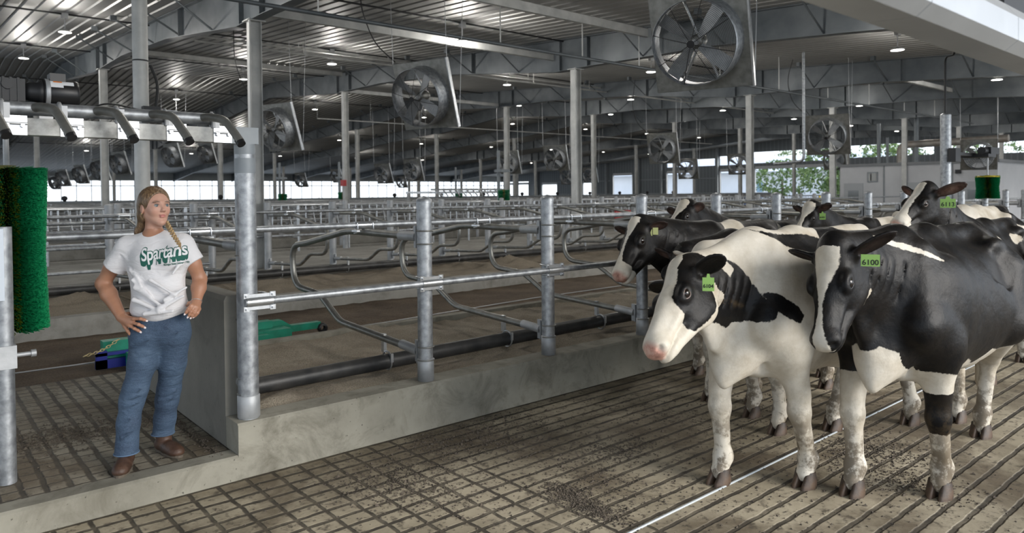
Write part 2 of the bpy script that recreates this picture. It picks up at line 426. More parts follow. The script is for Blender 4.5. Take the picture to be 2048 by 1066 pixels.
# end wall with openings
SIDM = mat('ribbed_wall_siding', (.17, .19, .205), .5, .35); t = NT(SIDM)
sp = t.n('SeparateXYZ'); t.l(t.obj(), sp.inputs[0])
fr = t.math('FRACT', t.math('DIVIDE', sp.outputs[1], .42)); rb = t.math('LESS_THAN', t.math('ABSOLUTE', t.math('SUBTRACT', fr, .5)), .12)
t.l(t.mix(rb, (.165, .185, .20), (.22, .24, .26)), t.b.inputs['Base Color']); t.l(t.bump(rb, .6, .03), t.b.inputs['Normal'])
OPEN = [(74.5, 78.6, .3, 2.97), (68.8, 71.7, .3, 2.9), (62.0, 64.0, .3, 3.0), (55.9, 58.9, .3, 3.8), (47.2, 50.8, .3, 3.85), (40.3, 43.8, .3, 3.85), (31.0, 39.7, .3, 4.0),
        (44.5, 50.8, 4.55, 5.3), (40.3, 43.9, 4.55, 5.5), (32.0, 39.9, 4.62, 5.75), (23.0, 30.1, 4.75, 5.85), (14.0, 22.0, 4.6, 5.5), (74.5, 78.6, 3.2, 3.4)]
def wall_with_holes(x0, x1, ya, yb, holes, ztop):
    m = MB(); ys = sorted(set([ya, yb] + [h[0] for h in holes] + [h[1] for h in holes] + [33.3]))
    for a, b in zip(ys, ys[1:]):
        mid = (a + b) / 2; hs = sorted([(h[2], h[3]) for h in holes if h[0] <= mid <= h[1]]); z = -.1
        for (h0, h1) in hs + [(None, None)]:
            top = h0 if h0 is not None else None
            za, zb = (top, top) if top is not None else (ztop(a), ztop(b))
            if (za > z + .01) or (zb > z + .01):
                vs = [(x0, a, z), (x1, a, z), (x1, b, z), (x0, b, z), (x0, a, za), (x1, a, za), (x1, b, zb), (x0, b, zb)]
                m.add(vs, [(0, 3, 2, 1), (4, 5, 6, 7), (0, 1, 5, 4), (1, 2, 6, 5), (2, 3, 7, 6), (3, 0, 4, 7)])
            if h1 is not None: z = h1
    return m
wall_with_holes(XE - .05, XE + .05, -6, YE, OPEN, lambda y: roof_z(y)).build('wall_end', SIDM, kind='structure')
m = MB()
for (a, b, z0, z1) in OPEN[:7]:
    m.box((XE - .12, a - .12, .0), (XE - .05, a, z1 + .1)); m.box((XE - .12, b, .0), (XE - .05, b + .12, z1 + .1)); m.box((XE - .12, a, z1), (XE - .05, b, z1 + .3))
m.build('trim_1', mat('pale_door_trim', (.55, .57, .59), .5, .1), kind='structure')
m = MB()
for y in (24.5, 30.6, 40, 44.1, 51.5, 54.8, 60, 65, 72.6): m.box((XE - .35, y - .12, 0), (XE - .06, y + .12, roof_z(y)))
for z in (1.6, 3.2): m.box((XE - .2, 51, z - .06), (XE - .06, 55.5, z + .06)); m.box((XE - .2, 59.3, z - .06), (XE - .06, 61.8, z + .06)); m.box((XE - .2, 64.2, z - .06), (XE - .06, 68.6, z + .06)); m.box((XE - .2, 44.1, z - .06), (XE - .06, 46.9, z + .06))
m.build('trim_2', GREYP, kind='structure')
# ------------------------------------------------------------------ kerbs, platform, beds, alleys
KY = 4.62
m = MB(); m.prism([(4.52, 0), (4.52, .335), (4.535, .35), (4.74, .35), (4.74, 0)], 'x', 1.60, 30)
m.build('concrete_kerb', CONC, label='long pale concrete kerb carrying the front row of steel posts', cat='kerb')
m = MB(); m.box((-14, 4.56, -.01), (1.60, 7.45, .15)); m.build('crossover_platform', PLATM, label='grooved concrete crossover platform the woman stands on', cat='platform')
m = MB(); m.prism([(4.515, 0), (4.515, .14), (4.53, .154), (4.66, .154), (4.66, 0)], 'x', -14, 1.615); m.build('platform_edge', CONC, label='smooth concrete front edge of the raised crossover', cat='kerb')
m = MB(); m.prism([(1.60, .0), (1.60, 1.10), (1.615, 1.13), (1.735, 1.13), (1.735, .0)], 'y', 4.745, 7.0)
m.v = [(p[0], p[1], p[2]) for p in m.v]
m.build('concrete_end_wall', CONCW, label='low brown concrete wall beside the woman, closing the sand bed', cat='low wall')
def lumps(x, y, a, s): return a * nz(x, y, s)
vs, fs = grid(1.73, 27, 4.74, 6.9, 300, 44, lambda x, y: .315 + .035 * nz(x, y, 1.1) + .034 * nz(x, y, 4.5, 3) - .04 * math.exp(-((y - 5.3) / .12) ** 2) + .05 * math.exp(-((y - 5.55) / .15) ** 2) * (nz(x, y, 1.5, 9) + .5))
MB().add(vs, fs, True).build('sand_bed', SAND, kind='stuff', label='grey brown sand bedding behind the front kerb', cat='sand')
MB().box((1.73, 6.88, 0), (30, 7.0, .352)).build('rear_kerb', CONC, label='thin pale kerb strip at the back of the front sand bed', cat='kerb')
vs, fs = grid(-8, 30, 7.0, 10.6, 260, 40, lambda x, y: .012 + .016 * nz(x, y, 1.3) + .014 * nz(x, y, 6, 2) - .03 * math.exp(-((y - 8.8) / .05) ** 2) + (-.05 if (x < 1.6 and y < 7.46) else 0))
MB().add(vs, fs, True).build('slurry_layer', MANURE, kind='stuff', label='dark brown slurry covering the scraper alley', cat='slurry')
MB().box((-8, 10.5, 0), (30, 10.72, .27)).build('alley_kerb', CONCK, label='concrete kerb on the far side of the scraper alley', cat='kerb')
vs, fs = grid(-8, 34, 10.7, 12.72, 330, 30, lambda x, y: .27 + .17 * max(0, nz(x, y, 1.25, 5) + .2) * math.exp(-((y - 11.8) / .55) ** 2) + .02 * nz(x, y, 4, 1))
MB().add(vs, fs, True).build('sand_bed', SANDB, kind='stuff', label='lumpy sand bedding in the second row of stalls', cat='sand')
MB().box((-8, 12.7, 0), (46, 16.85, .42)).build('bunk_slab', CONCK, label='flat raised concrete slab behind the second stall row', cat='slab')
for k, y in enumerate((19.2, 23.6, 28.4, 33.4, 39, 46)):
    MB().box((-2, y, 0), (XE - 4, y + .25, .3)).build('far_kerb', CONCK, label='%s low concrete kerb in the distance' % ['first', 'second', 'third', 'fourth', 'fifth', 'sixth'][k], cat='kerb', group='low kerbs in the distance')
pe = empty('neck_rail_pipe', label='thick black plastic pipe lying on the front sand bed', cat='pipe')
MB().tube([(1.74, 5.17, .395), (6, 5.2, .41), (12, 5.2, .41), (24, 5.2, .41)], .062, 16).build('pipe', PIPEB, pe)
pe2 = empty('neck_rail_pipe', label='black plastic pipe along the second stall row', cat='pipe')
MB().tube([(-4, 12.42, .40), (34, 12.42, .40)], .07, 12).build('pipe', PIPEB, pe2)

# ------------------------------------------------------------------ posts, dividers, rails
def post(h=1.41, r=.0575, n=24):
    e = empty('stall_post')
    MB().cyl((0, 0, .02), (0, 0, h - .03), r, n, False).build('tube', GALV, e)
    MB().lathe([(r + .003, h - .05), (r + .003, h - .022), (r * .7, h - .006), (0.001, h + .006)], n).build('cap', GALV, e)
    MB().lathe([(r, .17), (r + .006, .165), (r + .006, 0), (0.001, 0)], n).build('base_sleeve', GALVW, e)
    return e
def post_far(h, r=.05):
    return MB().cyl((0, 0, 0), (0, 0, h - .02), r, 10, False).lathe([(r, h - .02), (r * .6, h - .004), (.001, h)], 10)
p0 = post()
ORD = ['first', 'second', 'third', 'fourth', 'fifth', 'sixth', 'seventh', 'eighth', 'ninth', 'tenth', 'eleventh', 'twelfth', 'thirteenth', 'fourteenth', 'fifteenth', 'sixteenth', 'seventeenth', 'eighteenth', 'nineteenth', 'twentieth', 'next', 'later', 'last']
PXS = [3.07 + 1.30 * k for k in range(16)]
for k, x in enumerate(PXS):
    o = p0 if k == 0 else copy_tree(p0)
    o.location = (x, KY, .35)
    tag(o, label='capped round kerb post, %s to the right of the tall frame post' % ORD[k], cat='post', group='capped posts on the front kerb')
# divider loop, from the post along +Y
LOOP = [(.10, .56), (1.40, .62), (1.80, .83), (2.40, .86), (2.43, 1.27), (2.08, 1.31), (1.22, 1.46), (.10, 1.45)]
def divider(hi=True):
    e = empty('stall_divider'); n = 14 if hi else 8
    pts = arc_path([(0, y, z) for y, z in LOOP], [.09, .09, .26, .26, .12, .12], 6 if hi else 4)
    MB().tube(pts, .03, n).build('loop_tube', GALVD, e)
    for z in (.56, 1.45):
        m = MB(); m.box((-.012, .062, z - .085), (.012, .13, z + .085)); m.box((-.04, .06, z - .085), (.04, .07, z + .085)); m.cyl((0, .10, z), (0, .34, z + (.016 if z < 1 else 0)), .037, n)
        m.build('bracket', GALVW, e)
        if hi:
            for dz in (-.05, .05):
                m = MB(); m.tube([(.064 * math.cos(a), .066 * math.sin(a), z + dz) for a in np.linspace(-PI - .1, .1, 13)] + [(.064, .1, z + dz)], .006, 6); m.build('u_bolt', GALVD, e)
    m = MB(); m.tube([(0, .62, .585), (.02, .62, .52), (.0, .6, .46)], .006, 6)
    m.tube([(0, .57 + .072 * math.sin(a), .405 + .075 * math.cos(a)) for a in np.linspace(0, 2 * PI, 17)], .008, 6, False)
    m.box((-.012, .49, .40), (.012, .505, .47)); m.box((-.014, .60, .47), (.014, .64, .62)); m.build('pipe_hanger', BRIGHT, e)
    return e
d0 = divider(True)
for k, x in enumerate(PXS[:14]):
    o = d0 if k == 0 else copy_tree(d0)
    o.location = (x, KY, 0)
    tag(o, label='looped stall divider tube bolted to the %s front kerb post' % ORD[k], cat='stall divider', group='looped dividers of the front stall row')
# the divider on the wide frame post
o = copy_tree(d0, loc=(1.705, KY + .01, 0), label='looped stall divider tube on the tall frame post beside the wall', cat='stall divider', group='looped dividers of the front stall row')
def rail(name, x0, x1, y, z, r, clampx, lab, mt=GALV, hook=True, front=True):
    e = empty(name, (0, y, z), label=lab, cat='rail')
    MB().cyl((x0, 0, 0), (x1, 0, 0), r, 16).build('tube', mt, e)
    if not clampx: return e
    m = MB(); m.cyl((-.085, 0, 0), (.085, 0, 0), r + .006, 16)
    if front:
        for sx in (-1, 1):
            for sz in (-1, 1):
                m.box((sx * .085 - .018, -.012, sz * .042 - .016), (sx * .085 + .018, .0, sz * .042 + .016)); m.cyl((sx * .085, -.026, sz * .042), (sx * .085, .0, sz * .042), .008, 8)
        for sz in (-1, 1): m.box((-.10, -.008, sz * .038 - .012), (.10, .002, sz * .038 + .012)); m.tube([(-.066, -.0, sz * .042), (-.066, .10, sz * .042), (-.04, .145, sz * .042), (.04, .145, sz * .042), (.066, .10, sz * .042), (.066, 0, sz * .042)], .006, 6)
    else:
        for sx in (-1, 1): m.tube([(sx * .075, -.03, .02), (sx * .075, -.04, -.03), (sx * .075, -.03, -.06), (sx * .075, .03, -.07)], .006, 6); m.box((sx * .075 - .015, -.045, -.055), (sx * .075 + .015, .045, -.04))
    me = m.mesh('rail_clamp', BRIGHT)
    for x in clampx: link('rail_clamp', me, e).location = (x, 0, 0)
    return e
rail('stall_rail', 1.66, 24, KY - .088, 1.105, .025, [1.75] + PXS[:13], 'lower galvanised rail clamped across the fronts of the kerb posts')
rail('stall_rail', -1.2, 24, 5.56, 1.517, .026, [1.705] + PXS[:13], 'upper galvanised rail lying on the divider loops of the front stall row', front=False)
# second stall row: posts at Y=13, loops towards the camera
pf = post_far(1.25, .068).mesh('stall_post', GALVW)
dB = divider(False); dB.rotation_euler = (0, 0, PI); dB.location = (5.2, 13.0, 0)
for k in range(-4, 17):
    x = 5.2 + 1.3 * k
    o = link('stall_post', pf, label='short galvanised post in the second stall row', cat='post', group='posts of the second stall row'); o.location = (x, 13.0, .42)
    q = dB if k == -4 else copy_tree(dB)
    q.location = (x, 13.0, -.02); tag(q, label='looped divider tube of the second stall row', cat='stall divider', group='looped dividers of the second stall row')
rail('stall_rail', -4, 34, 12.0, 1.50, .027, [5.2 + 1.3 * k for k in range(-4, 12)], 'galvanised rail lying on the loops of the second stall row', front=False)
rail('stall_rail', -4, 34, 13.12, 1.02, .024, [], 'lower galvanised rail behind the posts of the second stall row')
gp = empty('stall_gate', label='low galvanised gate of four rails behind the woman and the brush', cat='gate')
for z in (.60, .98, 1.24, 1.37): MB().cyl((-2.6, 13.0, z), (4.2, 13.0, z), .026, 8).build('gate_rail', GALV, gp)
for x in (-2.6, .7, 4.2): MB().cyl((x, 13.0, .42), (x, 13.0, 1.55), .06, 12).build('gate_post', GALVW, gp)
# headlock feed line at Y = 16.7
hl = MB()
for z in (1.24, .62): hl.cyl((-.1, 0, z), (2.5, 0, z), .024, 6)
for x in (.0, 1.25): hl.cyl((x, 0, -.31), (x, 0, 1.24), .03, 6)
for k in range(4):
    x = .2 + .62 * k; hl.cyl((x, 0, .62), (x, 0, 1.24), .017, 5); hl.cyl((x + .28, 0, .62), (x + .16, 0, 1.24), .017, 5); hl.cyl((x + .40, 0, .62), (x + .40, 0, 1.24), .017, 5)
hlm = hl.mesh('headlock_panel', BRIGHT)
for k in range(18):
    o = link('headlock_panel', hlm, label='panel of slanted headlock bars on the feed line beyond the second stall row', cat='headlock', group='headlock panels of the feed line'); o.location = (1.0 + 2.6 * k, 16.7, .3)
    o = link('stall_post', pf, label='short galvanised post of the headlock feed line', cat='post', group='posts of the headlock line'); o.location = (.9 + 2.6 * k, 16.7, .40)
for k in range(18):
    o = link('headlock_panel', hlm, label='panel of slanted headlock bars in the far feed line', cat='headlock', group='headlock panels of the far feed line'); o.location = (3.0 + 2.6 * k, 30.5, .3)
# far stall rows
pf2 = post_far(1.6, .05).mesh('stall_post', GALVW)
lf = MB().tube(arc_path([(0, y if y > .2 else 0, z) for y, z in LOOP], [.09, .09, .26, .26, .12, .12], 3), .034, 6).mesh('stall_divider', GALVW)
lb = MB().tube(arc_path([(0, -y if y > .2 else 0, z) for y, z in LOOP], [.09, .09, .26, .26, .12, .12], 3), .034, 6).mesh('stall_divider', GALVW)
FR = [(19.8, 1), (24.2, -1), (27.6, 1), (35.2, -1), (37.6, 1), (45.0, -1), (50.0, 1), (58, -1)]
nl = 0
for j, (y, s) in enumerate(FR):
    w_ = ['third', 'fourth', 'fifth', 'sixth', 'seventh', 'eighth', 'ninth', 'tenth'][j]
    xa = max(1.5, .12 * y); xb = min(XE - 5, 1.75 * y); n = int((xb - xa) / 2.6)
    for k in range(n):
        o = link('stall_post', pf2, label='galvanised post in the %s stall row' % w_, cat='post', group='posts of the %s stall row' % w_); o.location = (xa + 2.6 * k, y, -.012)
        if j < 5:
            for h in (0, 1):
                o = link('stall_divider', lf if s > 0 else lb, label='looped divider in the %s stall row' % w_, cat='stall divider', group='looped dividers of the %s stall row' % w_); o.location = (xa + 2.6 * k + 1.3 * h, y, -.02)
    for z, dy in ((1.50, s * (.95 if j < 5 else .06)), (1.08, -s * .06), (.74, -s * .06)):
        MB().cyl((xa - 1, y + dy, z), (xb, y + dy, z), .028, 6).build('stall_rail', GALVW, label='%s galvanised rail of the %s stall row' % ('top' if z > 1.4 else 'middle' if z > 1 else 'bottom', w_), cat='rail')
# water line with valves
wl = empty('water_line', label='long grey water line with dark valves in front of the bright side wall', cat='pipe')
MB().cyl((1, 34, 1.58), (60, 34, 1.58), .055, 8).build('pipe', GREYP, wl)
for k in range(14):
    MB().lathe([(.0, .25), (.09, .22), (.12, .12), (.06, .05), (.05, 0)], 8, (5.2 + 3.1 * k, 34, 1.6)).build('valve', DARK, wl)

# ------------------------------------------------------------------ tall frame with bent arms, near left
fr_ = empty('backstop_frame', label='galvanised frame with bent arms above the woman, on a thick round post', cat='steel frame')
MB().cyl((1.705, KY, .35), (1.705, KY, 2.11), .0645, 28).build('post', GALV, fr_)
m = MB(); m.lathe([(.0655, .50), (.070, .495), (.070, .36), (.0655, .355)], 28, (1.705, KY, 0)); m.build('base_collar', GALVW, fr_)
m = MB(); m.lathe([(.0657, 2.11), (.0657, 2.045)], 28, (1.705, KY, 0)); m.lathe([(.0657, 2.02), (.0657, 1.925)], 28, (1.705, KY, 0)); m.build('grey_joint', GREYP, fr_, label='grey painted joint')
m = MB(); m.box((-1.5, KY - .05, 2.115), (1.62, KY + .05, 2.205)); m.build('box_beam', noisy('mottled_zinc', (.20, .20, .19), (.55, .55, .53), 7, .5, .5, .1, 30, .6, 7, .36, .62), fr_)
m = MB(); m.box((1.60, KY - .055, 2.11), (1.775, KY + .055, 2.215)); m.build('beam_end', GREYP, fr_, label='grey painted beam end')
MB().tube([(-1.5, KY - .01, 2.258), (1.50, KY - .01, 2.258)], .036, 18).build('top_pipe', GALV, fr_)
MB().cyl((1.50, KY - .01, 2.258), (1.53, KY - .01, 2.258), .02, 10).build('pipe_end', BRIGHT, fr_)
armm = MB().tube(arc_path([(-.02, .02, .0), (0.0, -.06, .008), (.055, -.22, -.02), (.10, -.34, -.155)], [.05, .05], 6), .0245, 14).mesh('arm', GALVD)
capm = MB().tube([(.0965, -.325, -.145), (.105, -.35, -.175)], [.0262, .0252], 14).mesh('arm_end_cap', BLACK)
for x in (-.25, .03, .31, .585, .875, 1.16, 1.45):
    a_ = link('arm', armm, fr_); a_.location = (x, KY - .01, 2.258); link('arm_end_cap', capm, a_)
m = MB(); m.tube([(-.015, -.045, -.05), (-.015, -.042, .03), (-.012, 0, .045), (0, .04, .02), (0, .045, -.05)], .012, 6)
m.box((-.02, -.05, -.05), (.02, -.03, .03)); mp = m.mesh('pipe_saddle', GALVW)
m = MB(); m.box((-.055, -.058, -.048), (.055, -.05, .055)); m.cyl((-.05, -.07, .012), (.055, -.07, .012), .006, 6)
for s in (-1, 1): m.cyl((s * .034, -.076, .002), (s * .034, -.05, .002), .011, 8)
mpl = m.mesh('bolted_plate', BRIGHT)
for x in (.48, .74, 1.02, 1.28, 1.55, .20, -.08):
    link('pipe_saddle', mp, fr_).location = (x - .04, KY - .01, 2.25)
    link('bolted_plate', mpl, fr_).location = (x + .0, KY, 2.16)
# brush with motor
def brush(name, c, r, h, n, shaft_top, lab, yband=True, seed=1):
    e = empty(name, c, label=lab, cat='cow brush')
    MB().cyl((0, 0, h * .95), (0, 0, shaft_top), .016, 12).build('shaft', GALVW, e)
    MB().cyl((0, 0, .0), (0, 0, h + .02), .05, 16).build('core', mat('brush_core', (.16, .15, .03), .6), e)
    rg = np.random.default_rng(seed)
    vs, fs = [], []; cols = []
    for i in range(n):
        z = rg.uniform(0, h); a = rg.uniform(0, 2 * PI); t_ = z / h
        rr = r * (.93 + .10 * abs(t_ - .45) * 1.6 + rg.uniform(-.03, .03)); w_ = .0028 if n > 4000 else .006
        dz = rg.uniform(-.012, .012); da = rg.uniform(-.05, .05)
        ca, sa = math.cos(a), math.sin(a); tx, ty = -sa * w_, ca * w_
        e0 = (ca * .05, sa * .05, z); e1 = (math.cos(a + da) * rr, math.sin(a + da) * rr, z + dz)
        b = len(vs)
        vs += [(e0[0] - tx, e0[1] - ty, z), (e0[0] + tx, e0[1] + ty, z), (e1[0] + tx, e1[1] + ty, e1[2]), (e1[0] - tx, e1[1] - ty, e1[2]), (e0[0], e0[1], z - w_), (e0[0], e0[1], z + w_), (e1[0], e1[1], e1[2] + w_), (e1[0], e1[1], e1[2] - w_)]
        fs += [(b, b + 1, b + 2, b + 3), (b + 4, b + 5, b + 6, b + 7)]
    gmt = mat('green_bristle', (.0, .17, .06), .35); tt = NT(gmt)
    if not gmt.get('done'):
        gmt['done'] = 1
        tt.l(tt.ramp(tt.noise(60, 3), [(.35, (.0, .13, .045)), (.65, (.02, .36, .14))]), tt.b.inputs['Base Color'])
    ymt = mat('yellow_green_bristle', (.20, .25, .02), .4)
    mb = MB(); mb.v = vs
    amid = math.atan2(-c[1], -c[0])
    for k, f in enumerate(fs):
        a = math.atan2(vs[f[2]][1], vs[f[2]][0]); d = abs((a - amid + PI) % (2 * PI) - PI)
        mb.f.append(f); mb.sm.append(False); mb.mi.append(1 if (yband and d < .32 and (k // 2) % 2 == 0) else 0)
    mb.build('bristles', [gmt, ymt], e)
    return e
bc = aty(22, 400, 5.35); bc.z = .965
b1 = brush('cow_brush', (bc.x - .02, bc.y, .975), .205, .985, 26000, 1.30, 'tall green cylindrical cow brush hanging at the left edge')
m = MB(); Mx = Matrix.Rotation(PI / 2, 4, 'Y')
mz = 1.43                                 # motor axis above the brush foot
def xl(prof, n=24, x0=0.): return MB().lathe(prof, n, (0, 0, 0), Matrix.Translation((x0, -.28, mz)) @ Mx)
MB().lathe([(.0, .0), (.074, .0), (.082, .012), (.082, .17), (.076, .185), (.0, .19)], 28, (0, 0, 0), Matrix.Translation((.155, -.28, mz)) @ Mx).build('motor', BLACK, b1)
MB().lathe([(.083, .012), (.085, .014), (.085, .034), (.083, .036)], 28, (0, 0, 0), Matrix.Translation((.155, -.28, mz)) @ Mx).build('motor_band', GALVW, b1, label='pale slotted band')
MB().lathe([(.0, -.09), (.045, -.09), (.055, -.06), (.06, -.02), (.078, 0), (.0, 0)], 24, (0, 0, 0), Matrix.Translation((.155, -.28, mz)) @ Mx).build('adapter', DARK, b1)
m = MB(); m.box((-.20, -.345, mz - .065), (.065, -.21, mz + .065))
for k in range(7): m.box((-.19 + .036 * k, -.352, mz - .07), (-.178 + .036 * k, -.2, mz + .07))
m.cyl((-.02, -.36, mz + .03), (-.02, -.2, mz + .03), .03, 12); m.build('gearbox', DARK, b1)
m = MB(); m.box((.19, -.33, mz + .06), (.27, -.22, mz + .115)); m.build('terminal_box', BLACK, b1)
m = MB()
for k, (x0, x1, a0, a1) in enumerate(((.19, .255, .35, 1.25), (.255, .31, .55, .95))):
    n = 8; vs = []
    for x in (x0, x1):
        for q in range(n + 1):
            a = a0 + (a1 - a0) * q / n; vs.append((x, -.28 - .0835 * math.cos(a), mz + .0835 * math.sin(a)))
    m.add(vs, [(q, q + 1, n + 2 + q, n + 1 + q) for q in range(n)], True)
m.build('rating_label', WHITEP, b1)
m = MB(); vs = []
for x in (.205, .25):
    for q in range(4): a = .80 + .12 * q; vs.append((x, -.28 - .0842 * math.cos(a), mz + .0842 * math.sin(a)))
m.add(vs, [(q, q + 1, 5 + q, 4 + q) for q in range(3)], True); m.build('orange_stripe', mat('orange_label', (.8, .22, .03), .5), b1, label='orange stripe of the rating label')
m = MB(); m.box((-.3, -.34, mz - .13), (.26, -.20, mz - .085)); m.box((-.3, -.345, mz - .14), (.26, -.335, mz - .075)); m.box((-.02, -.28, mz - .13), (.02, .02, mz - .10)); m.build('mount_plate', DARK, b1)
m = MB(); m.box((.13, -.348, mz - .165), (.20, -.346, mz - .125)); m.build('warning_label', WHITEP, b1)
m = MB(); m.box((.165, -.350, mz - .14), (.20, -.348, mz - .125)); m.build('warning_stripe', MATS['orange_label'], b1, label='orange stripe of the warning label')
# ladder gate post, far left
gt = empty('gate', (.455, 4.985, .152), label='galvanised ladder gate with a pale plate at the left edge', cat='gate')
MB().cyl((0, 0, 0), (0, 0, 1.465), .046, 22).build('upright', GALV, gt)
for z in (.105, .44, .78): MB().cyl((-.9, -.0, z), (-.02, 0, z), .026, 14).build('rung', GALV, gt)
MB().cyl((-.9, 0, 0), (-.9, 0, 1.465), .046, 22).build('upright', GALV, gt)
MB().box((-.85, -.056, 1.05), (.0, -.05, 1.455)).build('plate', mat('pale_plate', (.52, .57, .63), .4, .2), gt)
m = MB(); m.box((-.06, -.056, .66), (.052, .052, .79)); m.cyl((.05, 0, .725), (.14, 0, .725), .013, 10); m.cyl((.125, 0, .725), (.15, 0, .725), .022, 8); m.build('latch_bracket', GALVW, gt)
# tall round pole behind the woman
pl = empty('round_pole', (2.60, 10.9, 0), label='tall thick round galvanised pole rising behind the woman', cat='pole')
MB().cyl((0, 0, .0), (0, 0, roof_z(10.9) - .04), .098, 26).build('tube', COLM, pl)
for z in (2.86, 3.65): MB().lathe([(.10, 0), (.104, .01), (.10, .02)], 26, (0, 0, z)).build('strap', DARK, pl)
m = MB(); m.box((-.02, -.20, 2.80), (.20, -.09, 3.02)); m.build('control_box', DARK, pl); m = MB(); m.box((.22, -.2, 2.84), (.42, -.1, 2.98)); m.build('junction_box', WHITEP, pl)
m = MB(); m.tube(arc_path([(.16, -.1, 3.0), (.2, -.1, 3.35), (.10, -.1, 3.6)], .15), .02, 6); m.tube(arc_path([(0, -.16, 2.95), (-.5, -.16, 3.05), (-.8, -.16, 2.8)], .3), .012, 6); m.build('cable', WIREM, pl)

# ------------------------------------------------------------------ scraper in the alley
s1 = empty('alley_scraper', (0, 0, 0), label='green and blue scraper blade lying in the brown alley behind the woman', cat='scraper')
m = MB(); m.box((1.58, 8.28, .10), (3.35, 8.42, .30)); m.box((1.75, 7.98, .03), (3.2, 8.12, .20)); m.box((3.1, 8.1, .05), (3.5, 8.42, .22)); m.prism([(3.36, .05), (3.62, .05), (3.62, .20), (3.5, .28), (3.36, .28)], 'y', 8.35, 8.47); m.build('green_beam', GREENM, s1)
m = MB(); m.box((1.50, 8.2, .04), (3.2, 8.27, .13)); m.box((1.50, 8.2, .17), (3.2, 8.26, .20)); m.box((1.50, 8.2, .04), (1.60, 8.25, .22)); m.build('blue_blade', BLUEM, s1)
m = MB(); m.box((3.62, 8.36, .12), (4.0, 8.46, .20)); m.build('hitch', GREENM, s1)
MB().lathe([(.03, -.03), (.06, -.03), (.065, 0), (.06, .03), (.03, .03)], 16, (0, 0, 0), Matrix.Translation((4.02, 8.36, .12)) @ Matrix.Rotation(PI / 2, 4, 'X')).build('wheel', BLACK, s1)
ch = empty('chain', label='brass coloured chain hooked to the scraper blade', cat='chain')
a, b = aty(238, 678, 8.18), aty(168, 712, 8.02)
for k in range(11):
    t_ = (k + .5) / 11; c = a.lerp(b, t_); c.z = a.z + (b.z - a.z) * t_ - .03 * math.sin(PI * t_); dd = (b - a).normalized(); up = Vector((0, 0, 1)) if k % 2 else Vector((.3, -1, .2)).normalized(); up = (up - dd * up.dot(dd)).normalized()
    MB().tube([c + dd * .026 * math.cos(q) + up * .013 * math.sin(q) for q in np.linspace(0, 2 * PI, 13)[:-1]], .0045, 6, False, True).build('chain_link', CHAINM, ch)
MB().tube([(-3, 8.62, .03), (0, 8.6, .05), (1.6, 8.4, .08)], .008, 6).build('scraper_rope', WIREL, label='thin grey rope running along the alley to the scraper', cat='rope')
MB().tube([(4.1, 8.36, .06), (8, 8.8, .04), (18, 8.9, .04)], .008, 6).build('scraper_rope', WIREL, label='thin grey rope leaving the scraper wheel to the right', cat='rope')
MB().tube([(1.4, 2.43, .0), (2.9, 2.435, .002), (5.5, 2.45, .0), (9, 2.46, .0)], .008, 8).build('steel_cable', mat('pale_cable', (.50, .54, .56), .4, .4), label='pale steel cable lying in a groove of the cow alley', cat='cable')

# crumbs of litter on the floor
def crumbs(name, spots, z0, lab, n_per, size=(.0025, .010), seed=3):
    rg = np.random.default_rng(seed); m = MB()
    for (cx, cy, sx_, sy_, n) in spots:
        for _ in range(int(n * n_per)):
            x = rg.normal(cx, sx_); y = rg.normal(cy, sy_)
            if y > 4.47 and z0 < .1: continue
            if z0 > .1 and (y < 4.6 or x > 1.55): continue
            s = rg.uniform(*size) * (1 if rg.random() < .93 else 1.7); q = rg.uniform(0, 2 * PI, 4); zz = z0 + s * .3
            vs = [(x + s * math.cos(q[0]), y + s * math.sin(q[0]), zz - s * .3), (x + s * math.cos(q[0] + 2.1), y + s * math.sin(q[0] + 2.1), zz - s * .3), (x + s * math.cos(q[0] + 4.2), y + s * math.sin(q[0] + 4.2), zz - s * .2), (x + .3 * s * math.cos(q[1]), y + .3 * s * math.sin(q[1]), zz + s * rg.uniform(.2, .7))]
            m.add(vs, [(0, 1, 3), (1, 2, 3), (2, 0, 3)])
    return m.build(name, LITTER, kind='stuff', label=lab, cat='litter')
def sp(px, py, a_, b_, n):
    p = atx(px, py, 1); r = RC @ np.array([px - CAM_X, -(py - CAM_Y), FPX]); t_ = -CAM_H / r[2]; return (r[0] * t_, r[1] * t_, a_, b_, n)
crumbs('litter', [sp(870, 890, .10, .22, 600), sp(960, 870, .12, .2, 500), sp(1010, 850, .2, .3, 400), sp(1140, 990, .06, .12, 900), sp(1190, 1020, .05, .12, 700), sp(780, 960, .16, .2, 700), sp(1090, 890, .25, .3, 300),
                  sp(850, 985, .2, .25, 500), sp(1240, 900, .18, .1, 500), sp(1200, 960, .12, .2, 300), sp(1750, 900, .16, .2, 900), sp(1800, 960, .15, .2, 700), sp(1680, 905, .2, .1, 300), sp(1330, 830, .2, .3, 300), sp(950, 900, .8, .9, 1500), sp(1400, 950, .9, .9, 1500), sp(1550, 830, .6, .4, 600)], .001, 'crumbs of dry bedding scattered over the cow alley', 1.0)
crumbs('litter', [(.7, 5.75, .6, .13, 1500), (1.0, 5.6, .3, .08, 500), (1.52, 5.2, .03, .5, 500), (.3, 5.5, .5, .3, 500)], .152, 'crumbs of bedding trodden on the raised crossover', 1.0, (.003, .011), 5)
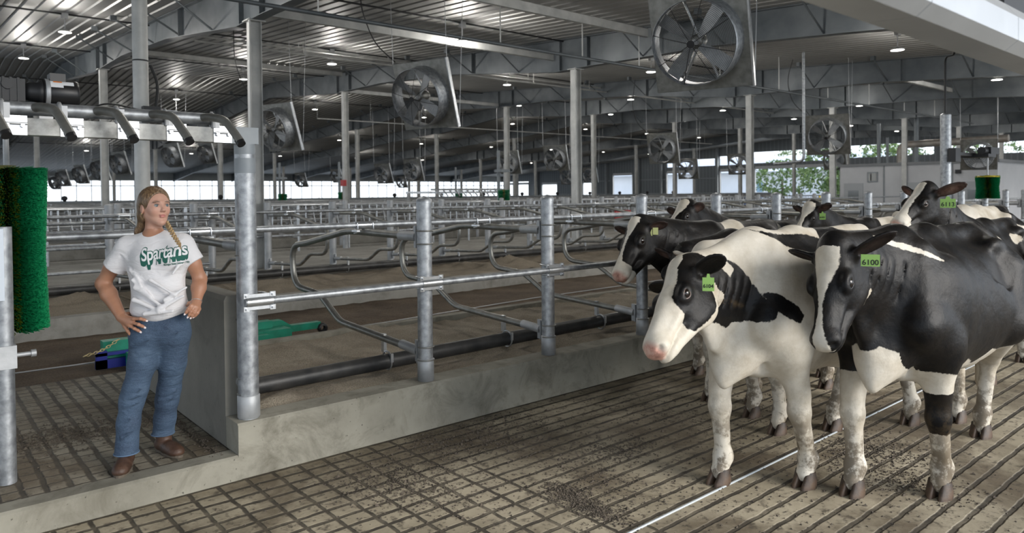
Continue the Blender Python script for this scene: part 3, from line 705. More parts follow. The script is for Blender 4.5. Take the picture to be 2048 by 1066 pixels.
# ------------------------------------------------------------------ fans
FAN_T = math.radians(17); FAN_Y = math.radians(18); FAN_S = .91
def fan_m(x, y, z): return Matrix.Translation((x, y, z)) @ Matrix.Rotation(FAN_Y, 4, 'Z') @ Matrix.Rotation(-FAN_T, 4, 'Y') @ Matrix.Scale(FAN_S, 4)
def fan(hi=True):
    """axis along local X, guard towards -X"""
    R0 = .575; e = empty('barn_fan'); n = 48 if hi else 24
    def rx(prof, n_=n): return MB().lathe(prof, n_, (0, 0, 0), Matrix.Rotation(-PI / 2, 4, 'Y'))
    # square panel with a round hole
    m = MB(); hw = .655; vs = []; N = 48; x = .0
    for k in range(N):
        a = 2 * PI * k / N; c, s = math.cos(a), math.sin(a); q = hw / max(abs(c), abs(s)); vs.append((x, R0 * 1.0 * c, R0 * 1.0 * s)); vs.append((x, q * c, q * s))
    fs = [(2 * k, 2 * k + 1, (2 * k + 3) % (2 * N), (2 * k + 2) % (2 * N)) for k in range(N)]
    m.add(vs, fs)
    for s in (-1, 1): m.box((-.0, s * hw - .004, -hw), (.05, s * hw + .004, hw)); m.box((0, -hw, s * hw - .004), (.05, hw, s * hw + .004))
    m.build('panel', GALVD, e)
    m = MB(); m.box((-.028, -hw - .012, -hw - .01), (.05, -hw + .012, hw + .01)); m.build('edge_flange', BRIGHT, e)
    rx([(R0, .0), (R0 - .012, .12), (R0 - .02, .22), (R0 - .02, .33), (R0 - .028, .33), (R0 - .028, .2), (R0 - .012, .0)]).build('shroud', GALV, e)
    m = MB(); rings = 26 if hi else 7
    for i in range(1, rings + 1):
        r = .05 + (R0 - .03 - .05) * i / rings; xx = -.33 - .10 * (1 - (r / R0) ** 2)
        m.tube([(xx, r * math.cos(a), r * math.sin(a)) for a in np.linspace(0, 2 * PI, 49 if hi else 25)[:-1]], .0022 if hi else .005, 4, False, True)
    for k in range(8):
        a = 2 * PI * k / 8 + .3; m.tube([(-.33 - .10 * (1 - (q / R0) ** 2), q * math.cos(a), q * math.sin(a)) for q in np.linspace(.05, R0 - .03, 6)], .0045, 4)
    m.build('guard', WIREM, e)
    MB().cyl((-.445, 0, 0), (-.425, 0, 0), .05, 16).build('guard_hub', BLACK, e)
    MB().lathe([(.0, -.06), (.085, -.05), (.095, 0), (.095, .17), (.07, .2), (0, .2)], 20, (0, 0, 0), Matrix.Translation((-.0, 0, 0)) @ Matrix.Rotation(-PI / 2, 4, 'Y')).build('motor', GALVD, e)
    m = MB()
    for (y0, z0, y1, z1) in ((-.07, .5, -.07, -.5),): pass
    for a in (1.25, 2.0, 4.35, 5.2): m.tube([(.03, .08 * math.cos(a), .08 * math.sin(a)), (.03, R0 * math.cos(a * 1.0), R0 * math.sin(a))], .02, 4)
    m.build('motor_strut', BRIGHT, e)
    bm = MB()
    prof = []
    for i in range(9):
        t_ = i / 8; r = .08 + t_ * (R0 - .12); wd = .05 + .05 * math.sin(min(1, t_ * 1.3) * PI * .6); tw = .75 - .45 * t_
        for s in (-1, 1): prof.append((-.22 + s * wd * math.sin(tw) * .8, s * wd * math.cos(tw) + .03 * t_, r))
    bm.add(prof, [(2 * i, 2 * i + 1, 2 * i + 3, 2 * i + 2) for i in range(8)], True)
    bm.add([(p[0] + .004, p[1], p[2]) for p in prof], [(2 * i + 2, 2 * i + 3, 2 * i + 1, 2 * i) for i in range(8)], True)
    bme = bm.mesh('blade', GALVW)
    for k in range(4):
        b = link('blade', bme, e); b.rotation_euler = (PI / 2 * k + .75, 0, 0)
    MB().cyl((-.26, 0, 0), (-.17, 0, 0), .04, 12).build('blade_hub', GALVW, e)
    return e
fan_hi = fan(True); fan_lo = fan(False); used = {0: False, 1: False}
FANS = [(7.42, 5.13, 3.61, 'large round fan in a square panel, nearest the camera above the cows'), (7.14, 10.66, 3.53, 'large round fan above the front stall posts, second nearest'), (7.32, 17.42, 3.48, 'round fan half hidden behind the nearest steel column'),
        (20.9, 10.04, 3.41, 'round fan above the cows on the right, beside a pale drop pipe'), (22.35, 17.15, 3.44, 'round fan hanging right of the second steel column'), (31.5, 9.26, 3.08, 'round fan behind the small right hand cow brush'),
        (23.1, 23.8, 3.38, 'round fan just left of the second steel column'), (34.6, 24.8, 3.08, 'small fan low between the middle columns'), (35.7, 22.2, 3.28, 'small fan left of the third steel column'), (41.0, 19.3, 3.52, 'small fan right behind the right hand round fan'),
        (23.3, 27.35, 3.32, 'small fan beside the far column in the centre'), (40.4, 37.9, 3.12, 'tiny fan right of the second column against the siding'), (21.3, 33.0, 3.09, 'far fan seen below the big second fan'), (21.5, 36.5, 2.99, 'far fan left of centre over the stalls'),
        (10.37, 37.6, 3.79, 'tilted fan seen nearly edge on below the bent arm frame'), (13.4, 42.0, 4.19, 'tilted fan right of the pole below the bent arm frame'), (8.57, 40.0, 3.46, 'edge on fan left of the tall round pole'), (8.2, 42.6, 3.22, 'edge on fan close behind the second row column at left'),
        (8.74, 51.1, 3.2, 'small edge on fan over the bright side wall, right of the brush'), (8.75, 57.3, 3.12, 'smaller edge on fan farther along the same line'), (10.2, 71.0, 3.05, 'tiny edge on fan just right of the green brush'), (25.0, 55.4, 3.02, 'tiny fan against the bright wall, left of centre'),
        (28.7, 56.5, 3.41, 'tiny fan beside the left centre column'), (38.4, 61.7, 3.01, 'tiny fan below the far centre fans'), (35.1, 35.0, 2.93, 'small fan under the round fan beside the second column')]
for i, (x, y, z, lab) in enumerate(FANS):
    hi = i < 5; k = int(hi)
    src = fan_hi if hi else fan_lo
    o = src if not used[k] else copy_tree(src); used[k] = True
    o.location = (x, y, z); o.rotation_euler = (0, -FAN_T, FAN_Y); o.scale = (FAN_S,) * 3; tag(o, label=lab, cat='fan', group='round barn fans')
for i, (x, y, z, lab) in enumerate(FANS):
    fo = [o for o in col.objects if o.get('label') == lab][0]
    Mi = fan_m(x, y, z).inverted(); m = MB(); r_ = .006 if i < 5 else .010
    top = roof_z(y) - .02
    for (ly, lz) in ((-.655, .655), (.655, .655), (-.655, -.655)):
        m = MB()
        p = fan_m(x, y, z) @ Vector((0.02, ly, lz)); q = Vector((p.x + (.12 if lz < 0 else -.05), p.y, top))
        m.tube([Mi @ p, Mi @ q], r_, 5); m.build('hanging_wire', WIREL, fo)
    if i < 5:
        p = Vector((x - .3, y + .5, z + .62)); m = MB(); m.tube([Mi @ v for v in arc_path([p, p + Vector((-.25, .3, .35)), p + Vector((-.5, .35, 1.0)), Vector((x - .9, y + .6, top))], .4)], .012, 5); m.build('power_cable', WIREM, fo)
# ------------------------------------------------------------------ right hand side: pole with brush, room block, pipes
pr = empty('round_pole', (14.75, KY + .25, .0), label='round galvanised pole standing behind the raised cow head on the right', cat='pole')
MB().cyl((0, 0, 0), (0, 0, 3.15), .09, 20).build('tube', GALV, pr); MB().lathe([(.092, 0), (.06, .03), (.001, .035)], 20, (0, 0, 3.15)).build('cap', GALV, pr)
m = MB(); m.tube(arc_path([(-.03, 0, 3.15), (-.03, 0, 4.2), (.45, 0, 4.3), (.45, 0, 5.3)], .12), .02, 6); m.build('conduit', WIREM, pr)
b2c = aty(1975, 405, KY - .1); 
b2 = brush('cow_brush', (b2c.x, b2c.y, 1.60), .20, .42, 2600, .80, 'small green cow brush hanging on the right in front of the white room', True, 4)
dx = 14.75 - b2c.x
m = MB(); m.box((dx, .15, .80), (-.15, .38, .86)); m.box((dx - .14, .14, .68), (dx + .12, .26, .93)); m.box((-.3, -.1, .78), (.15, .36, .84)); m.box((-.15, -.1, .84), (.35, .12, .97)); m.cyl((-.35, 0, .90), (-.1, 0, .90), .07, 12); m.build('motor_arm', DARK, b2)
MB().lathe([(0.001, .42), (.19, .43), (.205, .40)], 20).build('top_disc', mat('yellow_disc', (.55, .45, .05), .5), b2)
rm = empty('room_block', (35, 0, 0), label='long white walled room block on the right with a small window', cat='room')
WH = noisy('white_panel', (.50, .51, .53), (.58, .59, .61), .8, .45, 0)
m = MB(); m.box((0, 9.6, 0), (20, 16.2, 2.98)); m.build('walls', WH, rm)
m = MB(); m.box((-.1, 9.5, 2.9), (20, 16.3, 3.02)); m.build('roof_edge', mat('dark_roof_edge', (.20, .21, .22), .5, .2), rm)
for k, y in enumerate((11.3, 14.15)): MB().box((-.03, y - .03, 0), (0, y + .03, 2.95)).build('panel_joint', GREYP, rm)
m = MB(); m.box((-.04, 14.42, 2.14), (0, 14.90, 2.62)); m.build('window_frame', GREYP, rm)
m = MB(); m.box((-.05, 14.48, 2.20), (-.01, 14.84, 2.56)); m.build('window_pane', mat('dim_glass', (.30, .30, .28), .1), rm)
m = MB(); m.box((-.05, 14.70, 2.22), (-.045, 14.75, 2.54)); m.build('window_bar', WHITEP, rm)
for y0, y1 in ((15.1, 16.0), (9.95, 10.9), (12.4, 13.3)):
    d = MB().box((-.04, y0, .4), (0, y1, 2.1)).build('door', mat('grey_door', (.40, .42, .44), .5), rm)
    MB().box((-.05, y0 + .2, 1.0), (-.04, y1 - .2, 1.75)).build('door_glass', mat('dim_glass2', (.20, .22, .23), .1), d)
m = MB(); m.box((-.12, 10.95, 2.45), (0, 11.15, 2.62)); m.build('wall_lamp', DARK, rm)
m = MB(); m.box((-.07, 9.6, 0), (.0, 16.2, 1.15)); m.build('stone_base', noisy('room_base', (.22, .21, .19), (.30, .29, .27), 3, .8), rm)
PB = noisy('rusty_grey_pipe', (.30, .26, .22), (.42, .40, .37), 3, .5, .3)
m = MB(); m.tube(arc_path([(36.5, 14.0, 3.0), (36.5, 14.0, 3.9), (36.5, 9.6, 3.95)], .35, 8), .17, 12); m.build('duct_pipe', PB, label='thick curved duct pipe above the white room', cat='pipe')
for k, (y, z0, z1, r_) in enumerate(((15.0, 3.0, 5.0, .09), (13.3, 3.0, 5.2, .1), (14.6, 3.0, 4.3, .07))):
    MB().cyl((36.5, y, z0), (36.5, y, z1), r_, 8).build('stack_pipe', GREYP, label=['left', 'tallest', 'middle'][k] + ' upright pipe on top of the white room', cat='pipe')
m = MB()
for k, y in enumerate((8.7, 8.2, 7.7, 7.3)): m.cyl((40, y + .5, 3.0), (40, y, 5.4), .13, 8)
m.build('slanted_duct_bundle', GALVW, label='bundle of pale ducts rising behind the right brush', cat='duct')
m = MB(); m.tube(arc_path([(19.2, 9.9, roof_z(9.9) - .01), (19.2, 9.9, 2.6), (19.2, 10.8, 2.55)], .15), .04, 8); m.build('drop_pipe', GALV, label='pale drop pipe left of the right hand round fan', cat='pipe')
pr2 = link('stall_post', post_far(2.05, .06).mesh('stall_post', GALVW), label='taller post at the right edge with a dark wrapped top', cat='post'); pr2.location = (17.2, 3.95, .0)
MB().cyl((0, 0, 1.88), (0, 0, 2.08), .07, 12).build('dark_wrap', BLACK, pr2)
# octagonal steel beam close to the camera, top right
ob = empty('octagonal_beam', (0, 0, 0), label='blurred octagonal galvanised beam very close, across the top right corner', cat='beam')
s_ = .75
B_, C_, A_, D_ = (1.0, 2.39), (1.17, 2.40), (.95, 2.43), (.95, 2.53)
def q_(p): return (p[0] * s_, CAM_H + (p[1] - CAM_H) * s_)
prof = [q_(p) for p in (B_, C_, (1.22, 2.45), (1.22, 2.56), (1.17, 2.60), (1.0, 2.60), D_, A_)]
m = MB(); seams = [1.2, 2.06, 2.81, 3.6]
for x0, x1 in zip(seams, seams[1:]):
    m.prism(prof, 'x', x0 + .002, x1 - .002)
m.build('casing', noisy('brushed_steel', (.46, .48, .50), (.54, .56, .58), 3, .4, .55), ob)
cx = (q_((1.08, 0))[0], q_((0, 2.50))[1]); pr_in = [(cx[0] + (p[0] - cx[0]) * .985, cx[1] + (p[1] - cx[1]) * .985) for p in prof]
MB().prism(pr_in, 'x', 1.2, 3.6).build('seam_core', GREYP, ob)
for x in (1.6, 3.3): MB().cyl((x, cx[0], cx[1] + .08), (x, cx[0], roof_z(cx[0]) - .01), .010, 8).build('hanger_rod', GALVW, ob)
MB().box((2.95, cx[0] - .02, cx[1] + .085), (3.5, cx[0] + .10, cx[1] + .20)).build('motor_box', BLACK, ob)

# alarm boxes
for (x, y, z, l) in ((13.6, 25.9, 2.25, 'small red alarm box on the second row column left of centre'), (14.9, 13.2, 2.2, 'small red alarm box right of the second nearest column')):
    if y > 20: MB().box((x - .24, y - .15, z - .12), (x - .106, y + .1, z + .12)).build('alarm_box', REDP, label=l, cat='alarm box')
MB().box((19.0, 16.62, .85), (20.2, 16.69, 1.15)).build('red_panel', REDM, label='small red panel on the headlock line left of the middle', cat='panel')
for k, (px, y, h_) in enumerate(((1008, 20., .45), (685, 31., .45), (565, 33, .4), (918, 34, .5))):
    c = aty(px, 398, y); b3 = brush('cow_brush', (c.x, y, 1.45), .22, h_, 500, 1.4, ['green cow brush in the distance right of centre', 'tiny green cow brush left of centre', 'tiny green cow brush by the nearest column', 'tiny green cow brush behind the long arm frame'][k], False, 9 + k)
    m = MB(); m.cyl((0, .3, -1.46), (0, .3, 1.9), .06, 8); m.box((-.2, -.1, 1.1), (.2, .3, 1.2)); m.build('brush_stand', GREYP, b3)
# distant arm frame
fa = empty('backstop_frame', label='pale arm frame in the distance above the stall rails, right of the first kerb post', cat='steel frame')
a0 = aty(862, 384, 27.); a1 = aty(1000, 382, 27.)
MB().cyl((a0.x, 27, 1.98), (a1.x, 27, 1.98), .045, 8).build('top_pipe', BRIGHT, fa); MB().box((a0.x - 1.3, 26.95, 1.80), (a1.x, 27.05, 1.9)).build('box_beam', BRIGHT, fa)
am = MB().tube([(0, 0, 0), (.1, -.3, 0), (.25, -.5, -.3)], .035, 6).mesh('arm', BRIGHT)
for k in range(13): link('arm', am, fa).location = (a0.x + (a1.x - a0.x) * k / 12, 27, 1.98)
MB().cyl((a0.x - 1.2, 27, .0), (a0.x - 1.2, 27, 1.85), .07, 8).build('post', GALVW, fa); MB().cyl((a1.x, 27, .0), (a1.x, 27, 1.85), .07, 8).build('post', GALVW, fa)

# ------------------------------------------------------------------ outside
BW = noisy('white_barn_wall', (.62, .64, .66), (.70, .71, .73), .2, .6)
nb = empty('neighbour_barn', label='long white barn outside, seen through the doorways in the end wall', cat='barn')
MB().box((105, 42, -.1), (118, 95, 5.0)).build('walls', BW, nb); MB().prism([(103.5, 4.8), (111.5, 7.5), (119.5, 4.8), (111.5, 7.2)], 'y', 41, 96).build('roof', noisy('pale_roof', (.55, .57, .6), (.62, .64, .66), .2, .5), nb)
for y in (72.5, 61): MB().box((104.93, y, 1.6), (105.0, y + 1.0, 3.4)).build('window', mat('blue_window', (.20, .32, .42), .2), nb)
LEAF = mat('tree_leaves', (.10, .17, .05), .7); t = NT(LEAF)
t.l(t.ramp(t.noise(1.3, 6, .7), [(.35, (.045, .10, .03)), (.65, (.20, .28, .09))]), t.b.inputs['Base Color'])
BARK = mat('tree_bark', (.10, .08, .06), .9)
def tree(x, y, h, r, lab, seed):
    rg = np.random.default_rng(seed); e = empty('tree', (x, y, -.1), label=lab, cat='tree', group='trees outside the barn')
    MB().tube([(0, 0, 0), (.1, 0, h * .3), (0, .1, h * .6)], [.25, .2, .1], 8).build('trunk', BARK, e)
    m = MB()
    for k in range(900):
        u = rg.normal(size=3); u /= np.linalg.norm(u); rr = rg.uniform(.55, 1.0) ** .5
        lob = 1 + .22 * math.sin(3 * math.atan2(u[1], u[0]) + seed) * math.cos(4 * u[2] + seed)
        c = np.array([u[0] * r * rr * lob, u[1] * r * rr * lob, h * .58 + u[2] * h * .42 * rr * lob]); s = rg.uniform(.12, .34)
        q = rg.normal(size=(6, 3)); q /= np.linalg.norm(q, axis=1)[:, None]; p = c + q * s
        m.add([tuple(v) for v in p], [(0, 1, 2), (3, 4, 5), (0, 3, 4), (1, 4, 5)])
    m.build('crown', LEAF, e)
tree(92, 50.5, 6.2, 4.0, 'light green bushy tree in the widest doorway', 1); tree(95, 43.5, 5.0, 2.6, 'smaller light green tree right of it in the same doorway', 2)
tree(88, 42, 8.0, 3.4, 'full green tree at the right side of the widest doorway', 3); tree(90, 36, 7.5, 3.5, 'green tree behind the narrow right doorway', 4)
for k, (x, y, h_) in enumerate(((130, 53, 11.5), (132, 44.5, 12), (128, 36, 11.5), (131, 27.5, 12.5), (128, 19, 11.8), (140, 66, 11), (142, 76, 11), (81, 37.0, 5.5))):
    tree(x, y, h_, 4.1 if k < 7 else 2.0, 'dark tree crown %s above the end wall' % ['seen in the first high opening', 'left of centre', 'in the middle', 'right of centre', 'farthest right', 'behind the white barn', 'farther behind the white barn', 'low and near the right doorway'][k], 20 + k)
MB().box((76, 46, -.1), (79, 46.6, 1.1)).build('blue_tank', mat('blue_tank', (.05, .16, .42), .4), label='low blue tank outside the middle doorway', cat='tank')
for k, (x, y) in enumerate(((69.5, 58.2), (69.5, 40.8), (69.5, 39.2), (69.5, 34.2), (69.5, 66))):
    MB().cyl((x, y, -.1), (x, y, 1.25), .13, 10).build('bollard', mat('yellow_bollard', (.75, .52, .03), .5), label=['yellow bollard outside the second far doorway', 'yellow bollard right of the third doorway', 'yellow bollard at the left of the widest doorway', 'yellow bollard at the right of the widest doorway', 'yellow bollard outside the farthest doorways'][k], cat='bollard')
# ------------------------------------------------------------------ smooth solids: a field of blended ellipsoids and tapered limbs, meshed as one surface
class Field:
    def __init__(s, xs, ys, zs):
        s.xs, s.ys, s.zs = [np.asarray(a, dtype=np.float32) for a in (xs, ys, zs)]
        s.F = np.full((len(xs), len(ys), len(zs)), .3, dtype=np.float32)
    def _sub(s, lo, hi):
        r = []
        for a, l, h in zip((s.xs, s.ys, s.zs), lo, hi):
            i = max(0, np.searchsorted(a, l) - 1); j = min(len(a), np.searchsorted(a, h) + 1); r.append((i, j))
        if any(j <= i for i, j in r): return None
        (a, b), (c, d), (e, f) = r
        return (slice(a, b), slice(c, d), slice(e, f)), s.xs[a:b, None, None], s.ys[None, c:d, None], s.zs[None, None, e:f]
    def _put(s, sl, d, k, sub):
        F = s.F[sl]
        if sub:
            h = np.maximum(k - np.abs(F + d), 0) / k; s.F[sl] = np.maximum(F, -d) + h * h * k * .25
        else:
            h = np.maximum(k - np.abs(F - d), 0) / k; s.F[sl] = np.minimum(F, d) - h * h * k * .25
    def E(s, c, r, M=None, k=.04, sub=False):
        """ellipsoid; M: 3 rows = its axes"""
        c = np.array(c, float); r = np.array(r, float); pad = k + .03
        if M is None: M = np.eye(3)
        M = np.array(M, float); ext = np.sqrt(((M * r[:, None]) ** 2).sum(0)) + pad
        q = s._sub(c - ext, c + ext)
        if q is None: return
        sl, X, Y, Z = q; X = X - c[0]; Y = Y - c[1]; Z = Z - c[2]
        P = [X * M[i, 0] + Y * M[i, 1] + Z * M[i, 2] for i in range(3)]
        a = sum((P[i] / r[i]) ** 2 for i in range(3)); b = sum((P[i] / r[i] ** 2) ** 2 for i in range(3))
        a = np.sqrt(a); d = a * (a - 1) / np.maximum(np.sqrt(b), 1e-5)
        s._put(sl, d.astype(np.float32), k, sub)
    def C(s, a, b, ra, rb, k=.04, sy=1., sub=False, fl=None):
        """tapered limb; fl = (unit direction, factor) flattens it along a direction"""
        a = np.array(a, float); b = np.array(b, float); R = max(ra, rb); pad = R + k + .03
        q = s._sub(np.minimum(a, b) - pad, np.maximum(a, b) + pad)
        if q is None: return
        sl, X, Y, Z = q
        if fl is None: fl = (np.array([0, 1., 0]), sy)
        n, fc = fl
        ab = b - a; L2 = ab @ ab; X = X - a[0]; Y = Y - a[1]; Z = Z - a[2]
        t = np.clip((X * ab[0] + Y * ab[1] + Z * ab[2]) / L2, 0, 1)
        dx, dy, dz = X - t * ab[0], Y - t * ab[1], Z - t * ab[2]
        if fc != 1.:
            m = (dx * n[0] + dy * n[1] + dz * n[2]) * (1 / fc - 1); dx, dy, dz = dx + m * n[0], dy + m * n[1], dz + m * n[2]
        d = (np.sqrt(dx * dx + dy * dy + dz * dz) - (ra + (rb - ra) * t)) * min(1., fc ** .5)
        s._put(sl, d.astype(np.float32), k, sub)
    def chain(s, pts, rs, k=.03, **q):
        for i in range(len(pts) - 1): s.C(pts[i], pts[i + 1], rs[i], rs[i + 1], k, **q)
    def mesh(s):
        F = s.F; nx, ny, nz_ = F.shape; I = F < 0
        c = I[:-1, :-1, :-1].astype(np.int8)
        cnt = np.zeros((nx - 1, ny - 1, nz_ - 1), np.int8)
        for a in (0, 1):
            for b in (0, 1):
                for d in (0, 1): cnt += I[a:nx - 1 + a, b:ny - 1 + b, d:nz_ - 1 + d]
        act = (cnt > 0) & (cnt < 8); idx = np.argwhere(act); N = len(idx); ids = np.full(act.shape, -1, np.int32); ids[act] = np.arange(N)
        acc = np.zeros((N, 3)); num = np.zeros(N); ax = (s.xs, s.ys, s.zs); i0 = idx
        for A in range(3):
            o = [k for k in range(3) if k != A]
            for b in (0, 1):
                for d in (0, 1):
                    off = np.zeros(3, int); off[o[0]] = b; off[o[1]] = d; p = i0 + off; q = p.copy(); q[:, A] += 1
                    f0 = F[p[:, 0], p[:, 1], p[:, 2]]; f1 = F[q[:, 0], q[:, 1], q[:, 2]]; cr = (f0 < 0) != (f1 < 0)
                    t = np.where(cr, f0 / np.where(cr, f0 - f1, 1), 0)
                    pos = np.stack([ax[k][p[:, k]] for k in range(3)], 1).astype(float)
                    pos[:, A] += t * (ax[A][q[:, A]] - ax[A][p[:, A]]); acc[cr] += pos[cr]; num[cr] += 1
        V = acc / num[:, None]; faces = []
        for A in range(3):
            o = [k for k in range(3) if k != A]
            sl0 = [slice(1, -1)] * 3; sl0[A] = slice(0, -1); sl1 = list(sl0); sl1[A] = slice(1, None)
            a = I[tuple(sl0)]; b = I[tuple(sl1)]; e = np.argwhere(a != b)
            base = e.copy(); base[:, o[0]] += 1; base[:, o[1]] += 1
            def cell(d0, d1):
                q = base.copy(); q[:, o[0]] -= d0; q[:, o[1]] -= d1; return ids[q[:, 0], q[:, 1], q[:, 2]]
            f = np.stack([cell(1, 1), cell(0, 1), cell(0, 0), cell(1, 0)], 1)
            ins = a[tuple(e.T)]; flip = ins if A != 1 else ~ins
            f[~flip] = f[~flip][:, ::-1]; faces.append(f)
        Fc = np.concatenate(faces); Fc = Fc[(Fc >= 0).all(1)]
        return V, Fc
def field_mesh(name, V, Fc, mats, attrs={}):
    me = bpy.data.meshes.new(name)
    me.vertices.add(len(V)); me.vertices.foreach_set('co', V.astype(np.float32).ravel())
    me.loops.add(Fc.size); me.loops.foreach_set('vertex_index', Fc.astype(np.int32).ravel())
    me.polygons.add(len(Fc)); me.polygons.foreach_set('loop_start', np.arange(0, Fc.size, 4, dtype=np.int32))
    me.polygons.foreach_set('use_smooth', np.ones(len(Fc), bool))
    for m in (mats if isinstance(mats, (list, tuple)) else [mats]): me.materials.append(m)
    me.update(calc_edges=True); me.validate()
    for k, v in attrs.items():
        a = me.attributes.new(k, 'FLOAT', 'POINT'); a.data.foreach_set('value', np.asarray(v, np.float32))
    return me
def smooth_verts(V, Fc, n=1, lam=.5):
    for _ in range(n):
        S = np.zeros_like(V); c = np.zeros(len(V))
        for i in range(4):
            a, b = Fc[:, i], Fc[:, (i + 1) % 4]
            np.add.at(S, a, V[b]); np.add.at(c, a, 1); np.add.at(S, b, V[a]); np.add.at(c, b, 1)
        V = V + lam * (S / np.maximum(c, 1)[:, None] - V)
    return V
def poly_sd(P, poly):
    """signed distance (negative inside) of 2D points to a polygon"""
    P = np.asarray(P, float); poly = np.asarray(poly, float); d = np.full(len(P), 1e9); ins = np.zeros(len(P), bool); n = len(poly)
    for i in range(n):
        a, b = poly[i], poly[(i + 1) % n]; e = b - a; w_ = P - a; t = np.clip((w_ @ e) / max(e @ e, 1e-12), 0, 1)
        d = np.minimum(d, np.hypot(*(w_ - t[:, None] * e).T))
        c = (a[1] > P[:, 1]) != (b[1] > P[:, 1])
        with np.errstate(divide='ignore', invalid='ignore'): xi = (b[0] - a[0]) * (P[:, 1] - a[1]) / (b[1] - a[1]) + a[0]
        ins ^= c & (P[:, 0] < xi)
    return np.where(ins, -d, d)
def unit(v): v = np.asarray(v, float); return v / np.linalg.norm(v)

# ------------------------------------------------------------------ cattle
def coat():
    m = mat('holstein_coat', (.5, .5, .5), .5); t = NT(m)
    def attr(n): a = t.n('Attribute'); a.attribute_name = n; return a.outputs['Fac']
    blk, pnk, drt = attr('blk'), attr('pnk'), attr('drt')
    edge = t.math('ADD', blk, t.math('MULTIPLY', t.math('SUBTRACT', t.noise(26, 5, .65), .5), .030))
    edge = t.math('ADD', edge, t.math('MULTIPLY', t.math('SUBTRACT', t.noise(120, 3, .6), .5), .008))
    r = t.n('MapRange'); t.l(edge, r.inputs[0]); r.inputs[1].default_value = -.0025; r.inputs[2].default_value = .0025
    white = t.ramp(t.noise(3.5, 6, .65), [(.28, (.42, .36, .27)), (.50, (.60, .55, .46)), (.7, (.70, .66, .58))])
    black = t.ramp(t.noise(5, 5, .6), [(.35, (.004, .004, .0045)), (.65, (.008, .0075, .0075)), (.85, (.022, .016, .012))])
    c = t.mix(r.outputs[0], black, white)
    pk = t.ramp(t.noise(14, 5, .65), [(.38, (.62, .42, .34)), (.52, (.50, .27, .21)), (.68, (.24, .12, .09))])
    c = t.mix(t.math('MULTIPLY', pnk, 1.), c, pk)
    dn = t.ramp(t.noise(9, 7, .7), [(.44, (0, 0, 0)), (.54, (1, 1, 1))])
    c = t.mix(t.math('MULTIPLY', dn, drt), c, (.085, .058, .03))
    t.l(c, t.b.inputs['Base Color'])
    mp = t.n('Mapping'); mp.inputs['Scale'].default_value = (1, 1, .35); t.l(t.obj(), mp.inputs['Vector'])
    fur = t.noise(260, 3, .7, mp.outputs[0]); soft = t.noise(16, 5, .6)
    h = t.math('ADD', t.math('MULTIPLY', fur, .22), t.math('MULTIPLY', soft, .8))
    bp_ = t.bump(t.noise(5.5, 4, .5), .35, .04); t.l(t.bump(h, .3, .012, bp_), t.b.inputs['Normal'])
    t.b.inputs['Roughness'].default_value = .44
    t.b.inputs['Sheen Weight'].default_value = 0.
    t.b.inputs['Specular IOR Level'].default_value = .2
    return m
COAT = coat()
EYEM = mat('cow_eye', (.012, .008, .006), .05); EYEW = mat('eye_rim', (.22, .17, .15), .4)
HOOF = noisy('hoof_horn', (.02, .014, .010), (.085, .05, .028), 16, .55, 0, .15, 60)
TAGM = mat('green_tag', (.30, .52, .13), .45); TAGT = mat('tag_ink', (.01, .012, .01), .5); TAGY = mat('yellow_tag', (.55, .58, .25), .45)
def text_mesh(body, size, m, extrude=.0004, name='number', bold=False, off=0., space=1.):
    c = bpy.data.curves.new(name, 'FONT'); c.body = body; c.size = size; c.extrude = extrude; c.align_x = 'CENTER'; c.align_y = 'CENTER'; c.offset = off; c.space_character = space
    o = bpy.data.objects.new(name, c); col.objects.link(o); dg = bpy.context.evaluated_depsgraph_get(); dg.update()
    me = bpy.data.meshes.new_from_object(o.evaluated_get(dg)); me.name = name; bpy.data.objects.remove(o); me.materials.clear(); me.materials.append(m); return me
def hoof_me():
    m = MB()
    for s in (-1, 1):
        rows = []
        for (z, x0, x1, w_) in ((0, -.05, .088, .048), (.02, -.05, .080, .047), (.05, -.045, .055, .042), (.085, -.035, .03, .034)):
            ring = []
            for k in range(12):
                a = 2 * PI * k / 12; cx = (x0 + x1) / 2; lx = (x1 - x0) / 2
                ring.append((cx + lx * math.cos(a), s * .034 + (w_ * .62) * math.sin(a) * (1 if math.cos(a) < .2 else 1 - .35 * math.cos(a)) - s * .010 * max(0, math.cos(a)), z))
            rows.append(ring)
        vs = [p for r_ in rows for p in r_]
        m.add(vs, [(i * 12 + k, i * 12 + (k + 1) % 12, (i + 1) * 12 + (k + 1) % 12, (i + 1) * 12 + k) for i in range(3) for k in range(12)], True)
        m.add(rows[0], [tuple(range(11, -1, -1))]); m.add(rows[3], [tuple(range(12))])
    return m.mesh('hoof', HOOF)
HOOFME = hoof_me()
def eye_me():
    m = MB()
    for (r, mi, ox) in ((.0275, 0, 0),):
        pr = [(.001, -r)] + [(r * math.sin(a), -r * math.cos(a)) for a in np.linspace(.2, PI - .2, 11)] + [(.001, r)]; m.lathe(pr, 16)
    return m.mesh('eye', EYEM)
EYEME = eye_me()

